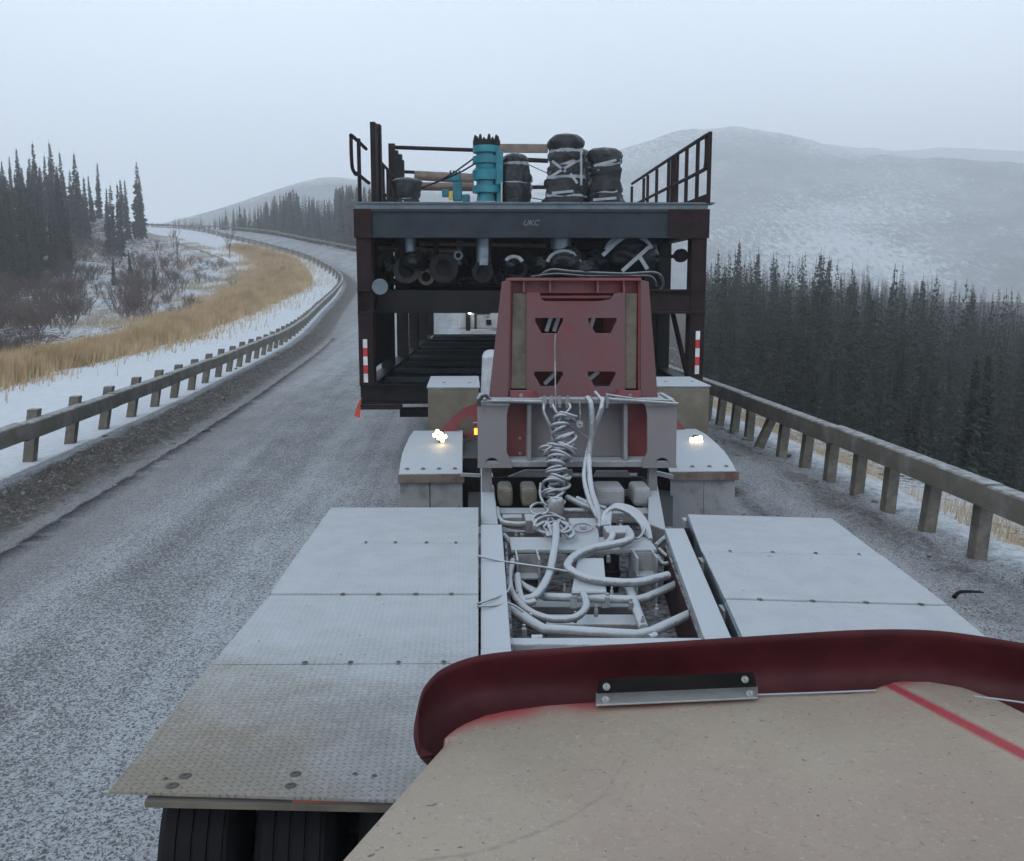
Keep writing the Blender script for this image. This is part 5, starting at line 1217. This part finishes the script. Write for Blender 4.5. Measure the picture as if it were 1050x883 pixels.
# ---- fenders, flaps, lamps
def fender(x0, x1, nm, lab, chamf):
    pr_ = [(10.35, 1.035), (10.0, 1.03), (9.7, 1.0), (9.4, .955), (9.15, .895), (8.97, .835)]
    mb = MB(); vs = []
    for (y, z) in pr_:
        t = (y-8.97)/(10.35-8.97); c = chamf*max(0, t-.25)
        xa, xb = (x0+c*.7, x1) if chamf > 0 else (x0, x1+c*.7)
        vs += [(xa, y, z), (xb, y, z), (xb, y+.01, z-.012), (xa, y+.01, z-.012)]
    fs = []
    for i in range(len(pr_)-1):
        for a, b in ((0, 1), (1, 2), (2, 3), (3, 0)): fs.append((i*4+a, i*4+b, (i+1)*4+b, (i+1)*4+a))
    fs += [(0, 1, 2, 3), tuple(len(vs)-4+i for i in (3, 2, 1, 0))]
    o = mb.add(vs, fs).build(nm, 'fender', dol); o['label'] = lab
    for k in range(4): 
        xx = x0+.07+(x1-x0-.14)*k/3; s_ = screw(xx, 9.06, .872, o, 1.3)
    MB().box(x0-.01, x1+(.02 if x0 < 0 else .02), 8.93, 8.966, .755, .84).build('fender_lip', 'lip', o, bevel=.006)
    return o
X_ = lambda px, D: P(px, 480, D).x
fa = fender(X_(409, 8.97), X_(474, 8.97), 'fender', 'left snow covered fender with work lamp', .13); fb = fender(X_(687, 8.97), X_(755, 8.97), 'fender', 'right snow covered fender with work lamp', -.13)
for x0, x1, y1, o in ((410, 440, 530, fa), (441, 474, 530, fa), (688, 722, 546, fb), (722.5, 754, 546, fb)):
    a, b = X_(x0, 8.99), X_(x1, 8.99); MB().box(a, b, 8.985, 9.0, P(500, y1, 8.99).z-.1, .76).build('mud_flap', 'flap', dol)
MB().bar((X_(472, 8.9), 8.9, .84), (X_(492, 8.9), 8.9, .83), .03, .03).build('fender_arm', 'snowy', dol); MB().bar((X_(672, 8.9), 8.9, .84), (X_(690, 8.9), 8.9, .80), .04, .04).build('fender_arm', 'snowy', dol)
def wheel(x, y, z, r, w_, name='tyre', par=dol):
    pf = [(0, r*.55), (0, r*.62), (.01, r*.82), (.025, r*.94), (.05, r*.985)]
    g = w_-.1; nG = 4
    for k in range(nG):
        a = .05+g*k/nG; b = .05+g*(k+.72)/nG; pf += [(a, r), (b, r), (b+.002, r-.007), (.05+g*(k+1)/nG-.002, r-.007)]
    pf += [(w_-.05, r), (w_-.025, r*.94), (w_-.01, r*.82), (w_, r*.62), (w_, r*.55)]
    t = MB().lathe((x, y, z), (1, 0, 0), pf, 44).build(name, 'rubber', par)
    MB().lathe((x+.04, y, z), (1, 0, 0), [(0, .001), (0, r*.3), (.03, r*.5), (0, r*.6), (w_-.08, r*.6), (w_-.1, r*.5), (w_-.08, .001)], 24).build('rim', 'flap', t); return t
for x in (-.60, -.31): wheel(x, 9.65, .5, .46, .27)
for x in (1.9, 2.19): wheel(x, 9.65, .5, .46, .27)
for yy in (3.52, 4.95, 6.3):
    for x in ((-1.09, -.76, -.40) if yy < 4 else (-.98, -.66, -.34)): wheel(x, yy, .50, .46, .31)
    for x in (1.42, 1.75, 2.08): wheel(x, yy, .50, .46, .31)
    MB().cyl((-.9, yy, .5), (2.2, yy, .5), .07, 12).build('axle', 'dark', dol)
def boxt(pts, ztop, zbot, Y0, Y1, nm, lab):
    x0, x1 = pts; a = P(x0, 390, Y0).x; b = P(x1, 390, Y0).x
    o = MB().box(a, b, Y0, Y1, zbot, ztop).build(nm, 'box', dol, bevel=.012); o['label'] = lab
    MB().box(a-.012, b+.012, Y0-.012, Y1+.012, ztop+.001, ztop+.022).build('box_lid', 'snowy', o, bevel=.005)
    for t in (.3, .82): screw(a+(b-a)*t, Y0+.4, ztop+.024, o, 1.2)
    return o
boxt((438.5, 491), 1.46, .93, 10.6, 11.8, 'tool_box', 'left muddy equipment box with snowy lid'); boxt((674, 728), 1.46, .93, 10.6, 11.6, 'tool_box', 'right muddy equipment box with snowy lid')
a = P(492, 357, 9.6); MB().hexa([(a.x, 9.3, 1.3), (a.x+.16, 9.3, 1.3), (a.x+.16, 9.8, 1.3), (a.x, 9.8, 1.3)], [(a.x+.02, 9.4, 1.93), (a.x+.17, 9.4, 1.95), (a.x+.17, 9.8, 1.95), (a.x+.03, 9.8, 1.93)]).build('reservoir', 'fender', dol, bevel=.05)
holed_plate([(447, 448), (455, 437), (476, 418), (491, 413), (491, 450)], [[(467, 440), (472, 433), (484, 427), (486, 441), (478, 446)]], lambda u, v, d: (P(u, v, 10.3).x, 10.3+d, P(u, v, 10.3).z), .03, 'gusset', 'red', dol)
holed_plate([(689, 450), (689, 425), (697, 433), (703, 441), (727, 449)], [], lambda u, v, d: (P(u, v, 10.3).x, 10.3+d, P(u, v, 10.3).z), .03, 'gusset', 'red', dol)
def lamp(px, py, Y, tilt):
    v = P(px, py, Y); o = MB().lathe(v+Vector((0, .05, 0)), (0, -1, 0), [(-.02, .001), (-.02, .05), (.04, .055), (.045, .045)], 18).build('work_lamp', 'dark', dol)
    b = MB(); 
    for k in range(6):
        a = R(tilt); d = Vector((math.cos(a), 0, -math.sin(a))); n = Vector((math.sin(a), 0, math.cos(a))); q = v+d*(k % 3-1)*.045+n*(k//3-.5)*.045
        b.lathe(q, (0, -1, 0), [(0, .023), (.006, .02), (.008, .001)], 12)
    b.build('lens', 'lampy', o)
    MB().bar(v+Vector((0, .04, -.04)), v+Vector((0, .04, -.12)), .02, .02).build('lamp_bracket', 'dark', o)
    return v
MB().box(X_(475, 9.25), X_(492, 9.25), 9.25, 10.3, .12, .93).build('gap_shade_box', 'dark', dol); MB().box(X_(673, 9.25), X_(686, 9.25), 9.25, 10.3, .12, .93).build('gap_shade_box', 'dark', dol)  # dark boxes added to stand for the shade in the gaps beside the fenders
v1 = lamp(451, 447, 9.7, 35); v2 = lamp(714, 452, 9.7, -10)
MB().tube(smooth_path([v2+Vector((-.05, .05, -.02)), v2+Vector((-.15, .0, -.06)), v2+Vector((-.3, 0, -.12))]), .007, 6).build('lamp_cable', 'dark', dol)
for px, py in ((488, 442), (690.5, 445)):
    v = P(px, py, 8.2); h_ = MB().box(v.x-.025, v.x+.02, 8.2, 8.26, v.z-.05, v.z+.07).build('marker_lamp', 'redsnow', dol, bevel=.006); MB().box(v.x-.014, v.x+.012, 8.185, 8.197, v.z-.03, v.z+.025).build('lens', 'amber', h_, bevel=.004)
# ---- low trailer beam under the module (carries it)
tb = root('lowboy_trailer', (.9, 18, 0), 'dark low trailer bed carrying the steel module, mostly hidden behind the dolly', 'trailer')
MB().box(.2, .5, 9.9, 26, .62, .92).build('main_beam', 'dark', tb); MB().box(1.3, 1.6, 9.9, 26, .62, .92).build('main_beam', 'dark', tb); MB().box(-.9, 2.9, 13.0, 13.2, .82, .93).build('bolster', 'dark', tb); MB().box(-.9, 2.9, 24, 24.2, .82, .93).build('bolster', 'dark', tb)
for yy in (20.5, 22, 23.5):
    for x in (.05, .36, 1.35, 1.66): wheel(x, yy, .45, .42, .27, par=tb)

# ------------------------------------------------------------------ push truck: hood and bug shield in front of the driver
pt_ = root('push_truck', (.8, 0, 0), 'red truck whose dust caked hood and dark red bug shield fill the foreground', 'truck')
HZ = 1.74
_fe = [G(px, py, HZ) for px, py in ((455, 757), (462, 750), (470, 744), (480, 738.5), (500, 731), (520, 727), (560, 722), (600, 719.5), (700, 715), (780, 713), (870, 711), (895, 708), (915, 703), (950, 702.5), (985, 708), (1020, 720), (1060, 740), (1150, 790))]
FX = [v.x for v in _fe]; FY = [v.y for v in _fe]
_le = G(340, 883, HZ); LS = (_le.x-FX[0])/(_le.y-FY[0])
_r0 = G(912, 707, HZ); _r1 = G(1050, 779, HZ)
def hood():
    nu, nv = 260, 120; us = np.linspace(0, 1, nu)**1.0; vs = 1-(1-np.linspace(0, 1, nv))**1.6
    X = np.zeros((nu, nv)); Y = X.copy(); Z = X.copy(); C = X.copy(); K = X.copy()
    for i, u in enumerate(us):
        xe = FX[0]+(u**1.25)*1.6; xb = FX[0]+LS*(.55-FY[0])+(u**1.25)*2.25; yf = float(np.interp(xe, FX, FY))
        for j, v in enumerate(vs):
            y = .55+(yf-.55)*v; x = xb+(xe-xb)*v
            r = .012; ef = yf-y; el = (x-(FX[0]+LS*(y-FY[0]))) if y < FY[0] else 1; el = max(0, el)
            z = HZ-.008*((x-.75)/.9)**2+.004
            z -= r*.9*(1-math.sqrt(max(0, 1-(1-min(1, ef/r))**2))); 
            if u < .3: z -= .018*(1-math.sqrt(max(0, 1-(1-min(1, el/.05))**2)))
            # raised centre ridge running back from the front crest
            xl = _r0.x+(y-_r0.y)*(_r1.x-_r0.x)/(_r1.y-_r0.y); dr = x-xl
            z += .006*math.exp(-(dr/.04)**2)+.008*sst(dr, 0, .05)*(1-sst(dr, .12, .24))
            c_ = 1.3*math.exp(-(ef/.085)**1.2)*(.42+.58*(1-sst(x, .2, .62))+.22*math.exp(-((x-.9)/.09)**2))*(.75+.5*mn.noise(Vector((x*9, 3, 0)))) 
            c_ = max(c_, 1.15*math.exp(-(dr/(.018+.012*ef))**2)); c_ = max(c_, .85*math.exp(-((x-.93)/.05)**2-(ef/.05)**2))
            C[i, j] = c_
            # dirty dribble
            a, b = proj(x, y, z); pathy = np.interp(a, [430, 500, 540, 585, 620, 640], [883, 872, 858, 838, 815, 780]); K[i, j] = .75*math.exp(-((b-pathy)/(3.5))**2)*(a > 425)*(a < 645)
            X[i, j], Y[i, j], Z[i, j] = x, y, z
    # turn the front and left edge down
    def drop(A, B, Cc, dy): return A
    O = pt_['_o']; o = grid_mesh('hood', X-O[0], Y-O[1], Z-O[2], M['hood'], dict(clean=C, streak=K), kind=None); o.parent = pt_; o['_o'] = list(O)
    sk = MB(); ring = [(X[0, j], Y[0, j], Z[0, j]) for j in range(nv)]+[(X[i, -1], Y[i, -1], Z[i, -1]) for i in range(1, nu)]
    ring = ring[::3]+[ring[-1]]
    low = [(x+.03*0, y, .95) for x, y, z in ring]; n = len(ring)
    sk.add([(x, y, z-.001) for x, y, z in ring]+low, [(i, i+1, n+i+1, n+i) for i in range(n-1)], True); sk.build('hood_side', 'red', pt_)
    return X, Y, Z
hood()
# bug shield
bpx = [(431, 776, 1.724), (447, 772, 1.72), (458, 763, 1.722), (474, 750, 1.722), (494, 741, 1.722), (525, 732, 1.722), (600, 721, 1.725), (700, 717, 1.725), (800, 714, 1.725), (900, 711, 1.725), (985, 713, 1.725), (1060, 724, 1.725), (1150, 745, 1.725)]
tpx = [(430.5, 773, 1.725), (429, 750, 1.76), (430.5, 724, 1.79), (439, 702, 1.815), (460, 684, 1.83), (503, 671.5, 1.84), (590, 665, 1.845), (700, 658.5, 1.85), (800, 652, 1.855), (890, 647, 1.86), (965, 648.5, 1.86), (1050, 661, 1.855), (1150, 678, 1.85)]
base = [G(*p) for p in bpx]; top = [G(*p) for p in tpx]
bs = smooth_path(base, 10); ts = smooth_path(top, 10); mb = MB(); m_ = 12; n = len(bs); vs = []
for i in range(n):
    a, b = bs[i]-Vector((0, 0, .03 if i > 8 else .0)), ts[i]; t_ = (bs[min(i+1, n-1)]-bs[max(i-1, 0)]); t_.z = 0; t_.normalize(); out = Vector((-t_.y, t_.x, 0))
    h_ = (b-a).length
    for j in range(m_+1):
        k = j/m_; p = a.lerp(b, k)+out*(h_*.30*math.sin(math.pi*min(1, k*1.02))*1.0)-Vector((0, 0, h_*.12*math.sin(math.pi*k))); vs.append(p)
mb.add(vs, [(i*(m_+1)+j, (i+1)*(m_+1)+j, (i+1)*(m_+1)+j+1, i*(m_+1)+j+1) for i in range(n-1) for j in range(m_)], True)
sh = mb.build('bug_shield', 'bugshield', pt_); so = sh.modifiers.new('solid', 'SOLIDIFY'); so.thickness = .004; so.offset = 1
# bright strip along hood front edge right of centre
MB().tube(smooth_path([G(776, 712.5, 1.75), G(850, 710, 1.75), G(898, 708, 1.75)]), .0022, 6).build('hood_seal', 'tape', pt_)
MB().tube(smooth_path([G(998, 714, 1.75), G(1052, 721, 1.75), G(1120, 734, 1.75)]), .0022, 6).build('hood_seal', 'tape', pt_)
# bracket
def fr(p, dy=0.): return P(*p)+Vector((0, dy, 0))
a, b, c, d = G(611, 724.5, 1.752), G(777, 717, 1.752), G(777, 705, 1.755), G(611, 712, 1.755)
br = MB().hexa([a, b, c, d], [v+Vector((0, 0, .004)) for v in (a, b, c, d)]).build('shield_bracket', 'alu', pt_, bevel=.001)
a, b, c, d = G(612, 712, 1.757), G(776, 705, 1.757), G(773, 689, 1.795), G(615, 696, 1.795)
bp = MB().hexa([v+Vector((0, .006, -.003)) for v in (a, b, c, d)], [v+Vector((0, 0, 0)) for v in (a, b, c, d)]).build('bracket_plate', 'dark', pt_)
for px, py in ((622, 704), (764, 696.5), (621, 717), (769, 711)):
    v = G(px, py, 1.762 if py > 708 else 1.782); MB().lathe(v, (0, -.75, .65), [(0, .001), (.003, .005), (0, .008), (-.003, .008)], 10).build('bracket_screw', 'alu', br)
MB().box(.1, 1.5, .2, 1.6, .55, 1.3).build('engine_bay', 'dark', pt_)
for x in (-.3, 1.65): wheel(x, 1.0, .52, .52, .3, par=pt_)

for o in bpy.data.objects:
    if '_o' in o: del o['_o']
